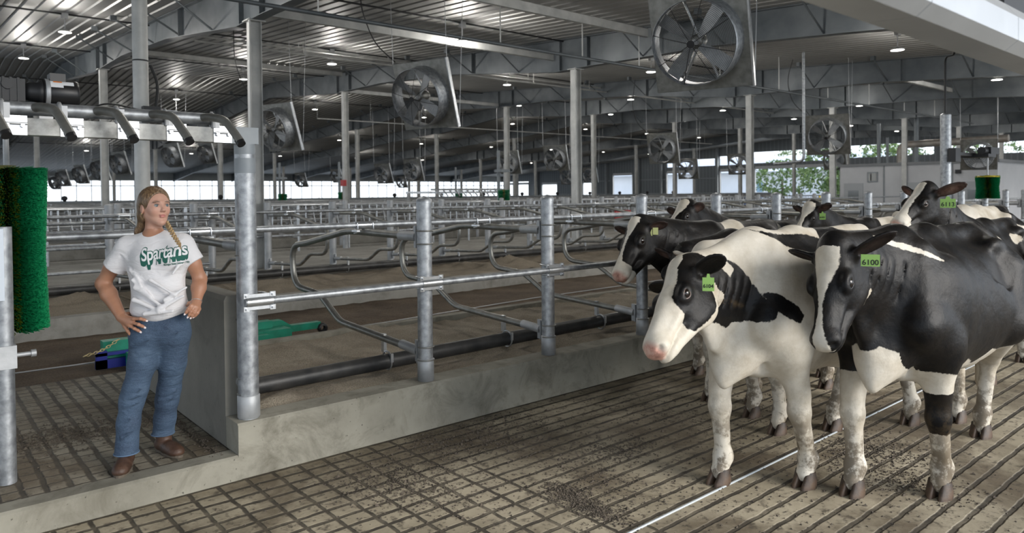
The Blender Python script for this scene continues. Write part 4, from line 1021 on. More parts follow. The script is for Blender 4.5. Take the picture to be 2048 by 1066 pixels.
def cow(name, loc, yaw, poll, nose, feet, vox, label, pattern, scale=1., ears=((-.02, .24, -.10), (-.02, .24, -.10)), tags=(), dirty=.8, bw=1., head_roll=0., tail=True, drop=0.):
    """poll and nose in world space; feet: four (x, y, z) in the cow's own frame FL FR HL HR; ears: tip offsets (f, outwards, u) left, right"""
    s = scale; loc = Vector((loc[0], loc[1], 0)); Rz = Matrix.Rotation(yaw, 4, 'Z'); Mi = (Matrix.Translation(loc) @ Rz).inverted()
    pl, ns = np.array(Mi @ Vector(poll)), np.array(Mi @ Vector(nose))
    f = unit(ns - pl); l = unit(np.cross([0, 0, 1], f)); u = np.cross(f, l)
    if head_roll:
        c_, s_2 = math.cos(head_roll), math.sin(head_roll); l, u = l * c_ + u * s_2, u * c_ - l * s_2
    HL = np.linalg.norm(ns - pl); hs = HL / .56
    def H(a, b, c): return pl + (f * a + l * b + u * c) * hs
    HM = np.array([f, l, u])
    x1 = max(ns[0], 1.0 * s) + .12; x0 = min(-1.12 * s, min(q[0] for q in feet) - .22)
    ymin = min(-.42 * s, pl[1] - .36, ns[1] - .2); ymax = max(.42 * s, pl[1] + .36, ns[1] + .2)
    zt = max(1.62 * s, pl[2] + .14, ns[2] + .15)
    F = Field(np.arange(x0, x1, vox), np.arange(ymin, ymax, vox), np.arange(.03, zt, vox))
    S = lambda *p: np.array(p) * s
    b = bw
    # trunk
    F.E(S(.10, 0, 1.00), S(.62, .30 * b, .42), k=.06); F.E(S(-.30, 0, .98), S(.56, .34 * b, .40), k=.08); F.E(S(.48, 0, 1.04), S(.30, .24 * b, .40), k=.08)
    F.E(S(-.70, 0, 1.16), S(.30, .25 * b, .27), k=.08); F.C(S(.50, 0, 1.40), S(.05, 0, 1.405), .07 * s, .07 * s, k=.10); F.C(S(.05, 0, 1.405), S(-.86, 0, 1.41), .07 * s, .06 * s, k=.10)
    F.C(S(-.88, 0, 1.40), S(-1.0, 0, 1.30), .055 * s, .04 * s, k=.05)
    F.E(S(.52, 0, 1.36), S(.22, .10, .10), k=.10)
    for sg in (-1, 1):
        F.E(S(-.55, sg * .20 * b, 1.34), S(.08, .045, .04), k=.13); F.E(S(-.95, sg * .11, 1.28), S(.06, .04, .05), k=.06)      # hook and pin bones
        F.E(S(-.42, sg * .31 * b, 1.20), S(.10, .02, .07), k=.14, sub=True)                                  # hollow of the flank
        F.C(S(.50, sg * .13 * b, 1.33), S(.66, sg * .185 * b, .98), .085 * s, .10 * s, k=.06, sy=.7)         # shoulder blade
        F.E(S(.36, sg * .19 * b, 1.06), S(.20, .10, .26), k=.12)
        F.C(S(.64, sg * .165 * b, .98), S(.46, sg * .18 * b, .84), .10 * s, .09 * s, k=.10)
    F.E(S(.72, 0, .82), S(.15, .12, .17), k=.09); F.E(S(.80, 0, .74), S(.07, .045, .12), k=.06)                                     # brisket
    F.E(S(-.52, 0, .66), S(.22, .16, .13), k=.06)                                                          # udder
    # neck
    nb = H(.02, 0, -.10); na = S(.58, 0, 1.20); mid = (na + nb) / 2 + np.array([.0, 0, -.02 - drop])
    F.C(na, mid, .23 * s, .165 * s, k=.09, sy=.66); F.C(mid, nb, .165 * s, .125 * s, k=.07, sy=.74)
    F.C(S(.62, 0, 1.02), mid + np.array([.02, 0, -.12]), .19 * s, .12 * s, k=.08, sy=.6); F.C(mid + np.array([.02, 0, -.12]), H(.10, 0, -.22), .12 * s, .085 * s, k=.07, sy=.7)
    F.C(S(.50, 0, 1.42), H(-.04, 0, -.05), .055 * s, .05 * s, k=.09)                                              # crest
    F.C(S(.80, 0, .84), (S(.80, 0, .84) + H(.12, 0, -.27)) / 2 - np.array([0, 0, .05]), .04 * s, .03 * s, k=.08, sy=.6)
    F.C((S(.80, 0, .84) + H(.12, 0, -.27)) / 2 - np.array([0, 0, .05]), H(.14, 0, -.25), .03 * s, .03 * s, k=.07, sy=.6)
    # head
    h_ = hs; kk = .03
    F.C(H(.06, 0, -.085), H(.26, 0, -.095), .098 * h_, .085 * h_, k=kk, fl=(l, 1.05)); F.E(H(.005, 0, -.025), np.array([.055, .055, .05]) * h_, HM, k=.035)
    F.E(H(.05, 0, -.15), np.array([.11, .095, .12]) * h_, HM, k=kk)
    F.C(H(.24, 0, -.09), H(.47, 0, -.095), .080 * h_, .066 * h_, k=kk, fl=(l, .92)); F.C(H(.2, 0, -.035), H(.46, 0, -.055), .03 * h_, .028 * h_, k=.04)
    F.E(H(.510, 0, -.095), np.array([.064, .082, .062]) * h_, HM, k=.035); F.E(H(.475, 0, -.160), np.array([.078, .060, .040]) * h_, HM, k=.018)
    for sg in (-1, 1):
        F.C(H(.13, sg * .055, -.235), H(.45, sg * .02, -.165), .056 * h_, .036 * h_, k=.03); F.E(H(.150, sg * .062, -.165), np.array([.140, .050, .132]) * h_, HM, k=.03)
        F.E(H(.20, sg * .098, -.055), np.array([.062, .026, .040]) * h_, HM, k=.025)
        F.E(H(.32, sg * .055, -.10), np.array([.11, .02, .016]) * h_, HM, k=.03)                                  # cheek ridge
        F.E(H(.205, sg * .128, -.062), np.array([.030, .020, .021]) * h_, HM, k=.012, sub=True)
        F.E(H(.560, sg * .062, -.078), np.array([.030, .022, .020]) * h_, HM, k=.006, sub=True)
        F.E(H(.45, sg * .072, -.136), np.array([.12, .026, .006]) * h_, HM, k=.012, sub=True)
    F.C(H(.575, .0, -.155), H(.50, .06, -.140), .004, .004, k=.02, sub=True); F.C(H(.575, .0, -.155), H(.50, -.06, -.140), .004, .004, k=.02, sub=True)
    earM = []
    for sg, tip in zip((1, -1), ears):
        base = H(.035, sg * .085, -.075); tp = H(.035 + tip[0], sg * (.085 + tip[1]), -.075 + tip[2]); ea = unit(tp - base); ln = np.linalg.norm(tp - base)
        nn = unit(f * .75 + u * -.15 - ea * (ea @ (f * .75 + u * -.15))); ew = np.cross(nn, ea); M3 = np.array([ea, ew, nn]); th = max(.013, vox * 1.15)
        F.C(base - ea * .02, base + ea * .05, .035 * h_, .03 * h_, k=.03)
        cc = (base + tp) / 2 + ea * .015; F.E(cc, (ln * .54, .062 * h_, th * 1.5), M3, k=.015)
        F.E(cc + nn * (th * 1.35) + ea * .01, (ln * .44, .046 * h_, th * 1.25), M3, k=.01, sub=True); earM.append((cc, M3, (ln * .54, .062 * h_, th * 1.5), base, ea, ew, nn))
    if vox < .012:
        for sg in (-1, 1):
            F.C(S(.30, sg * .22 * b, .66), S(-.28, sg * .24 * b, .60), .010, .010, k=.04, sub=True)
            for q_i in range(6):
                t_ = .18 + q_i * .115; a0 = na * (1 - t_) + nb * t_; rr = (.23 * (1 - t_) + .13 * t_) * s * .70
                F.C(a0 + np.array([-.03, sg * rr, .07]), a0 + np.array([.05, sg * rr * .93, -.13]), .003, .003, k=.020, sub=True)
            F.C(S(.60, sg * .12, .74), S(.50, sg * .10, .62), .015, .012, k=.05, sub=True)
    # legs
    ft = [np.array(q) for q in feet]
    for i, q in enumerate(ft):
        sg = 1 if i % 2 == 0 else -1
        if i < 2:
            el = S(.47, sg * .19 * b, .86); kn = np.array([q[0] * .75 + el[0] * .25 + .02, q[1] * .72 + el[1] * .28, .45 * s + q[2] * .6]); fe = np.array([q[0] - .035, q[1], .155 + q[2]])
            F.chain([S(.56, sg * .17 * b, .98), el, kn + np.array([0, 0, .09])], [.10 * s, .10 * s, .066 * s], k=.09)
            F.E(kn, (.068 * s, .066 * s, .085 * s), k=.035); F.C(kn, fe, .054 * s, .045 * s, k=.03); F.E(fe + np.array([0, 0, .0]), (.056 * s, .058 * s, .06 * s), k=.03)
            F.C(fe, q + np.array([.005, 0, .07]), .048 * s, .050 * s, k=.025); F.E(fe + np.array([-.05, .02, -.035]), (.018, .014, .02), k=.01); F.E(fe + np.array([-.05, -.02, -.035]), (.018, .014, .02), k=.01)
        else:
            st = S(-.50, sg * .25 * b, .86); hk = np.array([q[0] * .8 + S(-.9, 0, 0)[0] * .2 - .075, q[1] * .8 + sg * .04, .53 * s + q[2] * .7]); fe = np.array([q[0] - .03, q[1], .155 + q[2]])
            F.C(S(-.66, sg * .17 * b, 1.14), st, .19 * s, .13 * s, k=.07); F.C(S(-.84, sg * .13 * b, 1.18), S(-.84, sg * .17 * b, .84), .13 * s, .10 * s, k=.07); F.C(st, hk, .125 * s, .058 * s, k=.06); F.C(S(-.84, sg * .17 * b, .88), hk, .09 * s, .05 * s, k=.06)
            F.E(hk, (.056 * s, .048 * s, .075 * s), k=.03); F.C(hk + np.array([-.04, 0, .06]), hk, .026 * s, .03 * s, k=.03); F.C(hk, fe, .052 * s, .044 * s, k=.03); F.E(fe, (.054 * s, .056 * s, .06 * s), k=.03)
            F.C(fe, q + np.array([.005, 0, .07]), .047 * s, .050 * s, k=.025)
    V, Fc = F.mesh(); V = smooth_verts(V, Fc, 1, .35)
    # surface data: coat pattern in the cow's own coordinates
    d = V - pl; hf, hl, hu = [(d @ q) / hs for q in (f, l, u)]
    ishead = (hf > -.02) & (hf < .62) & (np.abs(hl) < .15) & (hu < .08) & (hu > -.31 - .0 * hf)
    isear = np.zeros(len(V), bool); earin = np.zeros(len(V))
    for (cc, M3, r3, *_r) in earM:
        q = (V - cc) @ M3.T; k0 = np.sqrt(((q / (np.array(r3) * [1.06, 1.15, 1.8])) ** 2).sum(1)); e_ = (k0 < 1) & (np.abs(hl) > .10); isear |= e_; earin = np.maximum(earin, np.where(e_ & (q[:, 2] > 0), np.clip(1.1 - k0, 0, 1), 0))
    L = dict(x=V[:, 0] / s, y=V[:, 1] / s, z=V[:, 2] / s, f=hf, l=hl, u=hu, head=ishead, ear=isear, V=V, loc=loc, Mi=Mi)
    blk = pattern(L)
    nw = (hf - .545); pn = np.clip((nw + .03 * (1 - np.abs(hl) * 8)) / .03, 0, 1) * (hu > -.15) * ishead
    pnk = np.clip(pn * (1 if L.get('pinknose', True) else 0) + earin * L.get('pinkear', .55), 0, 1)
    drt = np.clip((.60 - V[:, 2] / s) / .38, 0, 1) * dirty + .05 * (V[:, 2] > .6)
    if 'dirt' in L: drt = np.maximum(drt, L['dirt'])
    me = field_mesh(name, V, Fc, COAT, dict(blk=blk, pnk=pnk, drt=drt))
    o = link(name, me, None, label=label, cat='cow', group='holstein cows in the alley'); o.location = loc; o.rotation_euler = (0, 0, yaw)
    for sg in (1, -1):
        e = link('eye', EYEME, o); e.location = H(.205, sg * .1045, -.060); e.scale = (hs, hs * .8, hs)
        m = MB(); m.tube([tuple(H(.205 + .030 * math.cos(a) * (1 + .12 * math.cos(a)), sg * (.118 - .006 * math.cos(a) ** 2), -.060 + .021 * math.sin(a))) for a in np.linspace(0, 2 * PI, 21)[:-1]], .0030 * hs, 6, False, True); m.build('eyelid', EYEW if L.get('paleyelid') else DARK, o)
    for q in ft:
        hh = link('hoof', HOOFME, o); hh.location = (q[0] + .005, q[1], q[2]); hh.scale = (s * 1.06, s * 1.06, s * 1.02); hh.rotation_euler = (0, -.5 if q[2] > .05 else 0, 0)
    if tail:
        m = MB(); pts = [S(-.99, 0, 1.31), S(-1.04, .0, 1.15), S(-1.03, .02, .95), S(-1.01, .03, .75), S(-1.0, .03, .62)]; m.tube([tuple(p) for p in pts], [.032, .028, .020, .018, .02], 10); m.tube([tuple(S(-1.0, .03, .64)), tuple(S(-1.0, .03, .52)), tuple(S(-.99, .03, .36)), tuple(S(-.99, .03, .26))], [.02, .04, .036, .006], 10)
        m.build('tail', mat('tail_hair', (.42, .36, .27), .8), o)
    for (side, txt, w_, ht, pos, col_) in tags:
        cc, M3, r3, base, ea, ew, nn = earM[0 if side > 0 else 1]
        down = np.array([0, 0, -1.]); cw = np.array(Mi @ Vector((0, 0, CAM_H))); c0 = base + ea * pos[0] + nn * .03 + down * pos[1]
        tocam = unit((cw - c0) * [1, 1, .25]); nrm = unit(tocam + nn * .15); dn = unit(down - nrm * (down @ nrm) + .0); rt = np.cross(nrm, dn)
        tg = bpy.data.objects.new('ear_tag', None)
        shape = [(-.5, -.38), (-.5, .5), (.5, .5), (.5, -.38), (.16, -.38), (.10, -.62), (-.10, -.62), (-.16, -.38)] if pos[2] else [(-.5, -.5), (-.5, .5), (.5, .5), (.5, -.5)]
        mb = MB(); n_ = len(shape); vs = [tuple(c0 + rt * (p[0] * w_) + dn * (p[1] * ht) + nrm * t_) for t_ in (0, .003) for p in shape]
        mb.add(vs, [tuple(range(n_ - 1, -1, -1)), tuple(range(n_, 2 * n_))] + [(i, (i + 1) % n_, n_ + (i + 1) % n_, n_ + i) for i in range(n_)])
        bpy.data.objects.remove(tg); tg = mb.build('ear_tag', col_, o, label='green ear tag' if col_ is TAGM else 'yellow ear tag')
        if txt:
            tm = text_mesh(txt, min(ht * .7, w_ / 2.25), TAGT, .0003, off=.0006); te = link('tag_number', tm, tg)
            Mt = Matrix.Identity(4)
            for i_ in range(3): Mt[i_][0] = rt[i_]; Mt[i_][1] = -dn[i_]; Mt[i_][2] = nrm[i_]; Mt[i_][3] = (c0 + nrm * .0042 + dn * ht * .18)[i_]
            te.matrix_local = Mt
    return o
def stand(dx=0., wf=.17, wh=.19, lift=None):
    f_ = [[.46, wf, 0], [.46, -wf, 0], [-.86, wh, 0], [-.86, -wh, 0]]
    return f_
def px_poly(L, pts, y):
    """outline traced on the animal's near flank, taken to its own side-view coordinates"""
    out = []
    for p in pts:
        q = L['Mi'] @ aty(p[0], p[1], y); out.append((q.x, q.z))
    return out
def side(L, poly): return poly_sd(np.stack([L['V'][:, 0], L['V'][:, 2]], 1), poly)
def z1(x, y): return [(1240 + a / 3.5525, 480 + b / 3.5525) for a, b in zip(x, y)]
def U(*a): return np.minimum.reduce(a)
def ell(L, cx, cz, rx, rz, yy=None):
    d = (np.sqrt(((L['x'] - cx) / rx) ** 2 + ((L['z'] - cz) / rz) ** 2) - 1) * min(rx, rz)
    return d if yy is None else np.where(L['y'] * yy > 0, d, .2)
def wob(L, a=.05, s=3., o=0.):
    return a * (np.sin(L['x'] * s * 2.1 + o) * np.cos(L['z'] * s * 1.7 + 1.3 * o) + .5 * np.sin(L['x'] * s * 4.3 + 2 * o + L['y'] * 5) * np.cos(L['z'] * s * 3.9 + o))
# --- white faced cow in front, left
def pat1(L):
    neck = side(L, px_poly(L, [(1240 + a / 3.5525, 480 + b / 3.5525) for a, b in ((470, 190), (640, 140), (760, 132), (830, 200), (862, 268), (905, 215), (878, 142), (930, 180), (978, 330), (990, 400), (1018, 460), (990, 540), (930, 590), (872, 600), (850, 645), (800, 610), (740, 600), (706, 512), (655, 490), (640, 430), (590, 380), (560, 330), (540, 240))], 2.165))
    oval = side(L, px_poly(L, [(1240 + a / 3.5525, 480 + b / 3.5525) for a, b in ((1185, 400), (1230, 388), (1310, 480), (1335, 540), (1300, 600), (1220, 550), (1190, 490))], 2.0))
    back = side(L, px_poly(L, [(1562, 462), (1600, 470), (1650, 470), (1760, 500), (1740, 540), (1660, 520), (1600, 492)], 2.1))
    body = U(neck, oval, back, ell(L, -.75, 1.15, .22, .25), ell(L, -.3, 1.35, .2, .16))
    eyep = poly_sd(np.stack([L['f'], L['u']], 1), [(.07, .03), (.15, .02), (.23, .0), (.28, -.05), (.30, -.11), (.345, -.17), (.32, -.215), (.24, -.245), (.15, -.26), (.08, -.235), (.03, -.17), (.02, -.05)])
    eyep = np.maximum(eyep, .055 - np.abs(L['l']))
    r = np.where(L['head'], eyep, np.where(L['ear'], -.1, body))
    r = np.where((L['f'] > -.12) & (L['f'] < .06) & (np.abs(L['l']) > .05) & (np.abs(L['l']) < .2) & (L['u'] > -.16) & (L['u'] < .02), -.02, r)
    L['pinkear'] = .0; L['paleyelid'] = True
    md = side(L, px_poly(L, [(1240 + a / 3.5525, 480 + b / 3.5525) for a, b in ((700, 470), (780, 425), (860, 420), (940, 460), (940, 500), (860, 490), (740, 500))], 2.165)); L['dirt'] = np.clip(-md * 30, 0, .9)
    return r
def pat2(L):
    V = L['V']; r = np.full(len(V), -.1)
    slash = side(L, px_poly(L, [(1814, 474), (1842, 488), (1868, 519), (1866, 523), (1838, 500), (1822, 488)], 1.53)); slash = np.where(V[:, 1] > 0, slash, .2)
    bris = side(L, px_poly(L, [(1766, 708), (1785, 695), (1800, 712), (1812, 690), (1826, 700), (1838, 725), (1862, 735), (1870, 800), (1740, 800), (1720, 720), (1735, 690), (1750, 700)], 1.72))
    bris = np.where((V[:, 0] > .48) & (np.abs(V[:, 1]) < .13), bris, .2)
    und = side(L, px_poly(L, [(1915, 700), (1918, 688), (1960, 694), (2010, 678), (2042, 625), (2060, 600), (2080, 700), (1990, 760), (1900, 740)], 1.62))
    xx, yy, zz = L['x'], L['y'], L['z']
    legw = zz - (.70 + .04 * np.sin(xx * 9)); nearf = (yy > 0) & (xx > .1)
    blk_leg_near = np.minimum(side(L, px_poly(L, [(1850, 690), (1905, 690), (1898, 790), (1896, 860), (1882, 868), (1862, 850), (1846, 815), (1856, 790), (1880, 770), (1893, 745), (1870, 740)], 1.54)), .3)
    blk_leg_far = U(side(L, px_poly(L, [(1700, 650), (1745, 650), (1740, 700), (1724, 745), (1712, 752), (1700, 720)], 1.9)), side(L, px_poly(L, [(1728, 765), (1738, 768), (1748, 790), (1746, 806), (1738, 800), (1730, 785)], 1.9)))
    front = (xx > .1)
    wh = U(np.where(~front, legw, .2), np.where(front & (zz < .78), np.maximum(np.where(yy > .05, U(zz - .36, side(L, px_poly(L, [(1842, 742), (1893, 742), (1888, 766), (1862, 786), (1846, 806)], 1.54))), legw), -np.where(yy > 0, .3, blk_leg_far)), .2), slash, np.where((zz < .9), bris, .2), und)
    blaze = np.abs(L['l'] + .004) - np.interp(L['f'], [-.03, .03, .10, .18, .26, .36, .46, .52, .60], [.055, .075, .07, .05, .026, .012, .016, .035, .045])
    jaw = poly_sd(np.stack([L['f'], L['u']], 1), [(.12, -.285), (.2, -.27), (.36, -.215), (.38, -.20), (.40, -.22), (.38, -.26), (.2, -.34), (.12, -.33)])
    hw = U(np.where((L['f'] > .02) & (L['u'] > -.16), blaze, .2), jaw)
    L['pinknose'] = False; L['pinkear'] = .05
    return np.where(L['head'], -hw, np.where(L['ear'], -.1, -wh))
def pat_black_body(white, head='blaze', bw_=.03, ear=-.1, hwide=None, o=0.):
    def f(L):
        w_ = U(L['z'] - .62 - wob(L, .05, 3, o), *[ell(L, *e) + wob(L, .05, 4, o) for e in white])
        prof = hwide or [.04, .06, .05, .035, .02, .012, .02, .04, .06]
        blaze = np.abs(L['l']) - np.interp(L['f'], [-.03, .03, .10, .18, .26, .36, .46, .52, .60], prof)
        h = np.where(L['u'] > -.13, -blaze, -.05)
        muz = L['f'] - .44; h = np.maximum(h, muz)
        L['pinkear'] = .2
        return np.where(L['head'], h, np.where(L['ear'], ear, -w_))
    return f
def pat_white_body(black, headblack=False, o=0.):
    def f(L):
        b_ = U(*[ell(L, *e) + wob(L, .05, 4, o) for e in black])
        L['pinkear'] = .5
        return np.where(L['head'] | L['ear'], (.1 if not headblack else -.1), b_)
    return f
YAW = PI
c1 = cow('cow', (4.42, 2.33), YAW, (3.24, 2.40, 1.375), (2.804, 2.30, 1.030), [[.28, .20, 0], [.62, -.17, 0], [-.86, -.17, 0], [-1.42, .16, .0]], .0095,
         'white cow with black eye patch and neck patch, front left of the herd', pat1, 1.04, ears=((-.03, .19, .01), (-.03, .18, .0)), head_roll=.52, drop=.05,
         tags=((1, '6104', .060, .082, (.10, .07, 1), TAGM), (-1, '', .05, .07, (.08, .05, 1), TAGM)))
c2 = cow('cow', (4.93, 1.74), YAW + .03, (3.76, 1.80, 1.485), (3.46, 1.73, 1.03), [[.36, .19, 0], [.69, -.17, 0], [-.98, .05, 0], [-1.24, -.18, 0]], .0095,
         'glossy black cow with a white forehead, nearest the camera on the right', pat2, 1.05, ears=((-.10, .22, .02), (-.04, .15, .05)), head_roll=.30, tags=((1, '6100', .088, .062, (.10, .045, 0), TAGM),), bw=1.08)
# ------------------------------------------------------------------ the rest of the herd
VX = .014
st4 = [[.40, .17, 0], [.56, -.17, 0], [-.80, .17, 0], [-1.05, -.17, 0]]
cow('cow', (6.35, 4.02), YAW + .10, (4.94, 4.10, 1.53), (4.50, 3.98, 1.13), [[.58, .16, 0], [.40, -.17, 0], [-.95, .16, 0], [-.75, -.17, 0]], .011, 'black headed cow with narrow blaze and two yellow tags, farthest left',
    pat_black_body([(.10, 1.32, .28, .22), (-.15, 1.2, .16, .3), (-1.0, 1.0, .2, .4)], hwide=[.05, .06, .035, .018, .012, .014, .03, .05, .07]), 1.0, head_roll=.3, ears=((-.06, .13, -.05), (-.04, .14, .03)),
    tags=((1, '', .045, .062, (.07, .02, 0), TAGY), (1, '', .042, .06, (.02, .02, 0), TAGY)), bw=.82)
cow('cow', (7.25, 4.24), YAW + .0, (5.95, 4.32, 1.665), (5.50, 4.25, 1.38), st4, .014, 'white foreheaded cow looking over the back of the farthest left cow',
    pat_black_body([(-.1, 1.3, .22, .25), (.5, 1.35, .08, .1)], hwide=[.07, .085, .07, .045, .03, .03, .04, .05, .07]), .98, head_roll=.3, ears=((-.05, .10, -.02), (-.03, .13, .05)), bw=.7)
cow('cow', (5.85, 3.42), YAW + .02, (4.70, 3.42, 1.33), (4.30, 3.36, .93), [[.42, .16, 0], [.60, -.14, 0], [-.85, .17, 0], [-.65, -.15, 0]], .015, 'black backed cow squeezed third from the kerb',
    pat_black_body([(-.8, 1.3, .1, .2)], hwide=[.0] * 9), .97, ears=((-.05, .16, .02), (-.04, .16, .04)), bw=.8)
def pat3(L):
    b_ = U(ell(L, .78, 1.34, .05, .04), ell(L, .66, 1.38, .06, .035), ell(L, .9, 1.28, .09, .03), ell(L, .95, 1.2, .05, .05), ell(L, -.55, 1.42, .14, .03), ell(L, -.2, 1.1, .2, .16))
    L['pinkear'] = .4; return np.where(L['head'] | L['ear'], .1, b_)
cow('cow', (5.40, 2.90), YAW + .0, (4.13, 2.86, 1.375), (3.78, 2.84, .93), [[.50, .17, 0], [.28, -.17, 0], [-.72, .16, 0], [-.95, -.17, 0]], .014, 'cream cow with curly white poll, half hidden behind the front left cow',
    pat3, .99, ears=((-.05, .14, .02), (-.04, .14, .02)), bw=.84)
def pat6(L):
    blaze = np.abs(L['l'] + .015) - np.interp(L['f'], [-.03, .03, .10, .18, .26, .36, .46, .52, .60], [.045, .06, .055, .045, .05, .055, .075, .10, .12])
    h = np.where(L['u'] > -.16, -blaze, -.05); h = np.where(L['f'] > .40 - L['u'] * .2, .05, h)
    w_ = U(ell(L, -.35, 1.28, .16, .05), ell(L, .3, 1.3, .12, .04), L['z'] - .62); L['pinkear'] = .35; L['paleyelid'] = True
    return np.where(L['head'], h, np.where(L['ear'], -.1, -w_))
cow('cow', (8.05, 2.32), YAW + .04, (6.92, 2.46, 1.80), (6.50, 2.56, 1.53), [[.50, .16, 0], [.38, -.17, 0], [-.72, .17, .0], [-.52, -.17, 0]], .0105, 'cow raising its head over the black cow, pink nose, green tag 6113',
    pat6, 1.0, ears=((-.10, .27, .06), (-.04, .14, .06)), tags=((1, '6113', .115, .088, (.13, .09, 1), TAGM),), bw=.85)
cow('cow', (10.1, 2.98), YAW, (8.95, 3.0, 1.25), (8.55, 3.0, .9), st4, .018, 'white backed cow with black patches behind the raised head, at the right', pat_white_body([(.62, 1.25, .22, .16), (-.9, 1.4, .35, .2), (-.3, .9, .2, .2)]), 1.06, bw=.85)
cow('cow', (8.70, 3.72), YAW, (7.35, 3.72, 1.62), (7.0, 3.72, 1.36), st4, .018, 'far cow with black ears and green tag in mid herd', pat_black_body([(-.4, 1.35, .3, .22), (-.95, 1.3, .1, .2)], hwide=[.07, .09, .08, .05, .03, .03, .04, .05, .07]), .98,
    ears=((-.03, .20, .10), (-.03, .16, .05)), tags=((1, '6101', .06, .075, (.08, .06, 1), TAGM),), bw=.85)
cow('cow', (11.4, 3.95), YAW, (10.2, 3.95, 1.45), (9.8, 3.95, 1.1), st4, .02, 'black backed cow farthest back in the alley', pat_black_body([(.1, 1.2, .12, .3)]), 1.0, bw=.85)
cow('cow', (9.6, 1.62), YAW, (8.45, 1.7, 1.3), (8.05, 1.7, .95), st4, .02, 'black and white cow at the right edge behind the glossy black cow', pat_black_body([(.2, 1.1, .2, .3), (-.8, 1.2, .2, .3)]), 1.0, bw=.85)
# ------------------------------------------------------------------ the woman
PD = 4.377
PO = at(300, 925, PD); PO.z = .152
PX, PY = Vector((RC[0][0], RC[1][0], 0)).normalized(), Vector((RC[0][2], RC[1][2], 0)).normalized()
PM = Matrix.Identity(4)
for _i in range(3): PM[_i][0] = PX[_i]; PM[_i][1] = PY[_i]; PM[_i][3] = PO[_i]
PMi = PM.inverted()
def L(px, py, w_=0.): return np.array(PMi @ at(px, py, PD + w_))
def span(a, b, fine, coarse, zones):
    out = [a]
    while out[-1] < b:
        x = out[-1]; out.append(x + (fine if any(p <= x <= q for p, q in zones) else coarse))
    return np.array(out)
SKIN = mat('skin', (.52, .30, .21), .45); t = NT(SKIN)
def attr_of(t, n): a = t.n('Attribute'); a.attribute_name = n; return a.outputs['Fac']
base = t.ramp(t.noise(9, 4), [(.3, (.36, .175, .105)), (.7, (.44, .225, .14))])
base = t.mix(attr_of(t, 'face'), base, (.54, .31, .23)); base = t.mix(attr_of(t, 'lips'), base, (.50, .19, .17)); base = t.mix(attr_of(t, 'cheek'), base, (.58, .27, .20)); base = t.mix(attr_of(t, 'brow'), base, (.06, .032, .018))
t.l(base, t.b.inputs['Base Color']); t.b.inputs['Subsurface Weight'].default_value = .12; t.b.inputs['Subsurface Radius'].default_value = (.01, .004, .002)
t.l(t.bump(t.noise(300, 3), .06, .002), t.b.inputs['Normal'])
hd = math.radians(50)
hf_, hu_ = np.array([math.sin(hd) * .995, -math.cos(hd) * .995, .06]), np.array([0, 0, 1.])
hf_ = unit(hf_); hl_ = unit(np.cross(hu_, hf_)); hu_ = np.cross(hf_, hl_)
HCn = L(311, 414, 0); HMp = np.array([hf_, hl_, hu_])
def Hh(a, b, c): return HCn + hf_ * a + hl_ * b + hu_ * c
F = Field(span(-.36, .36, .0034, .008, [(-.20, .02), (.18, .34), (-.06, .14)]), span(-.20, .22, .0034, .008, [(-.17, .12)]), span(.60, 1.70, .0034, .009, [(.74, 1.0), (1.38, 1.70)]))
F.E(Hh(-.018, 0, .030), (.100, .076, .090), HMp, k=.02); F.E(Hh(.022, 0, -.018), (.074, .060, .088), HMp, k=.03)
for sg in (-1, 1):
    F.C(Hh(-.005, sg * .042, -.050), Hh(.062, sg * .012, -.092), .022, .018, k=.025); F.E(Hh(.056, sg * .036, -.024), (.026, .020, .026), HMp, k=.02)
    F.E(Hh(.086, sg * .026, .026), (.010, .024, .006), HMp, k=.012)
    F.E(Hh(.101, sg * .031, .006), (.018, .0155, .0078), HMp, k=.012, sub=True)
    F.E(Hh(.102, sg * .0095, -.030), (.008, .0055, .0055), HMp, k=.006)
    F.E(Hh(-.010, sg * .0765, -.012), (.016, .0075, .030), HMp, k=.006); F.E(Hh(-.004, sg * .085, -.010), (.008, .005, .018), HMp, k=.004, sub=True)
F.E(Hh(.074, 0, -.098), (.019, .018, .015), HMp, k=.02)
F.C(Hh(.090, 0, .018), Hh(.108, 0, -.020), .0065, .0085, k=.012); F.E(Hh(.1125, 0, -.024), (.0095, .0095, .008), HMp, k=.008)
F.E(Hh(.094, 0, -.053), (.0085, .020, .0048), HMp, k=.006); F.E(Hh(.092, 0, -.0645), (.0085, .016, .0055), HMp, k=.006); F.E(Hh(.104, 0, -.0585), (.008, .018, .0012), HMp, k=.003, sub=True)
F.C(Hh(-.025, 0, -.06), L(306, 470, .01), .047, .048, k=.03); F.C(L(307, 474, .03), L(262, 492, .03), .036, .036, k=.04); F.C(L(307, 474, .03), L(358, 490, .03), .036, .036, k=.04)
F.E(L(314, 530, .02), (.16, .10, .20), k=.05); F.E(L(318, 600, .03), (.14, .10, .15), k=.05); F.E(L(320, 650, .04), (.145, .11, .10), k=.05)
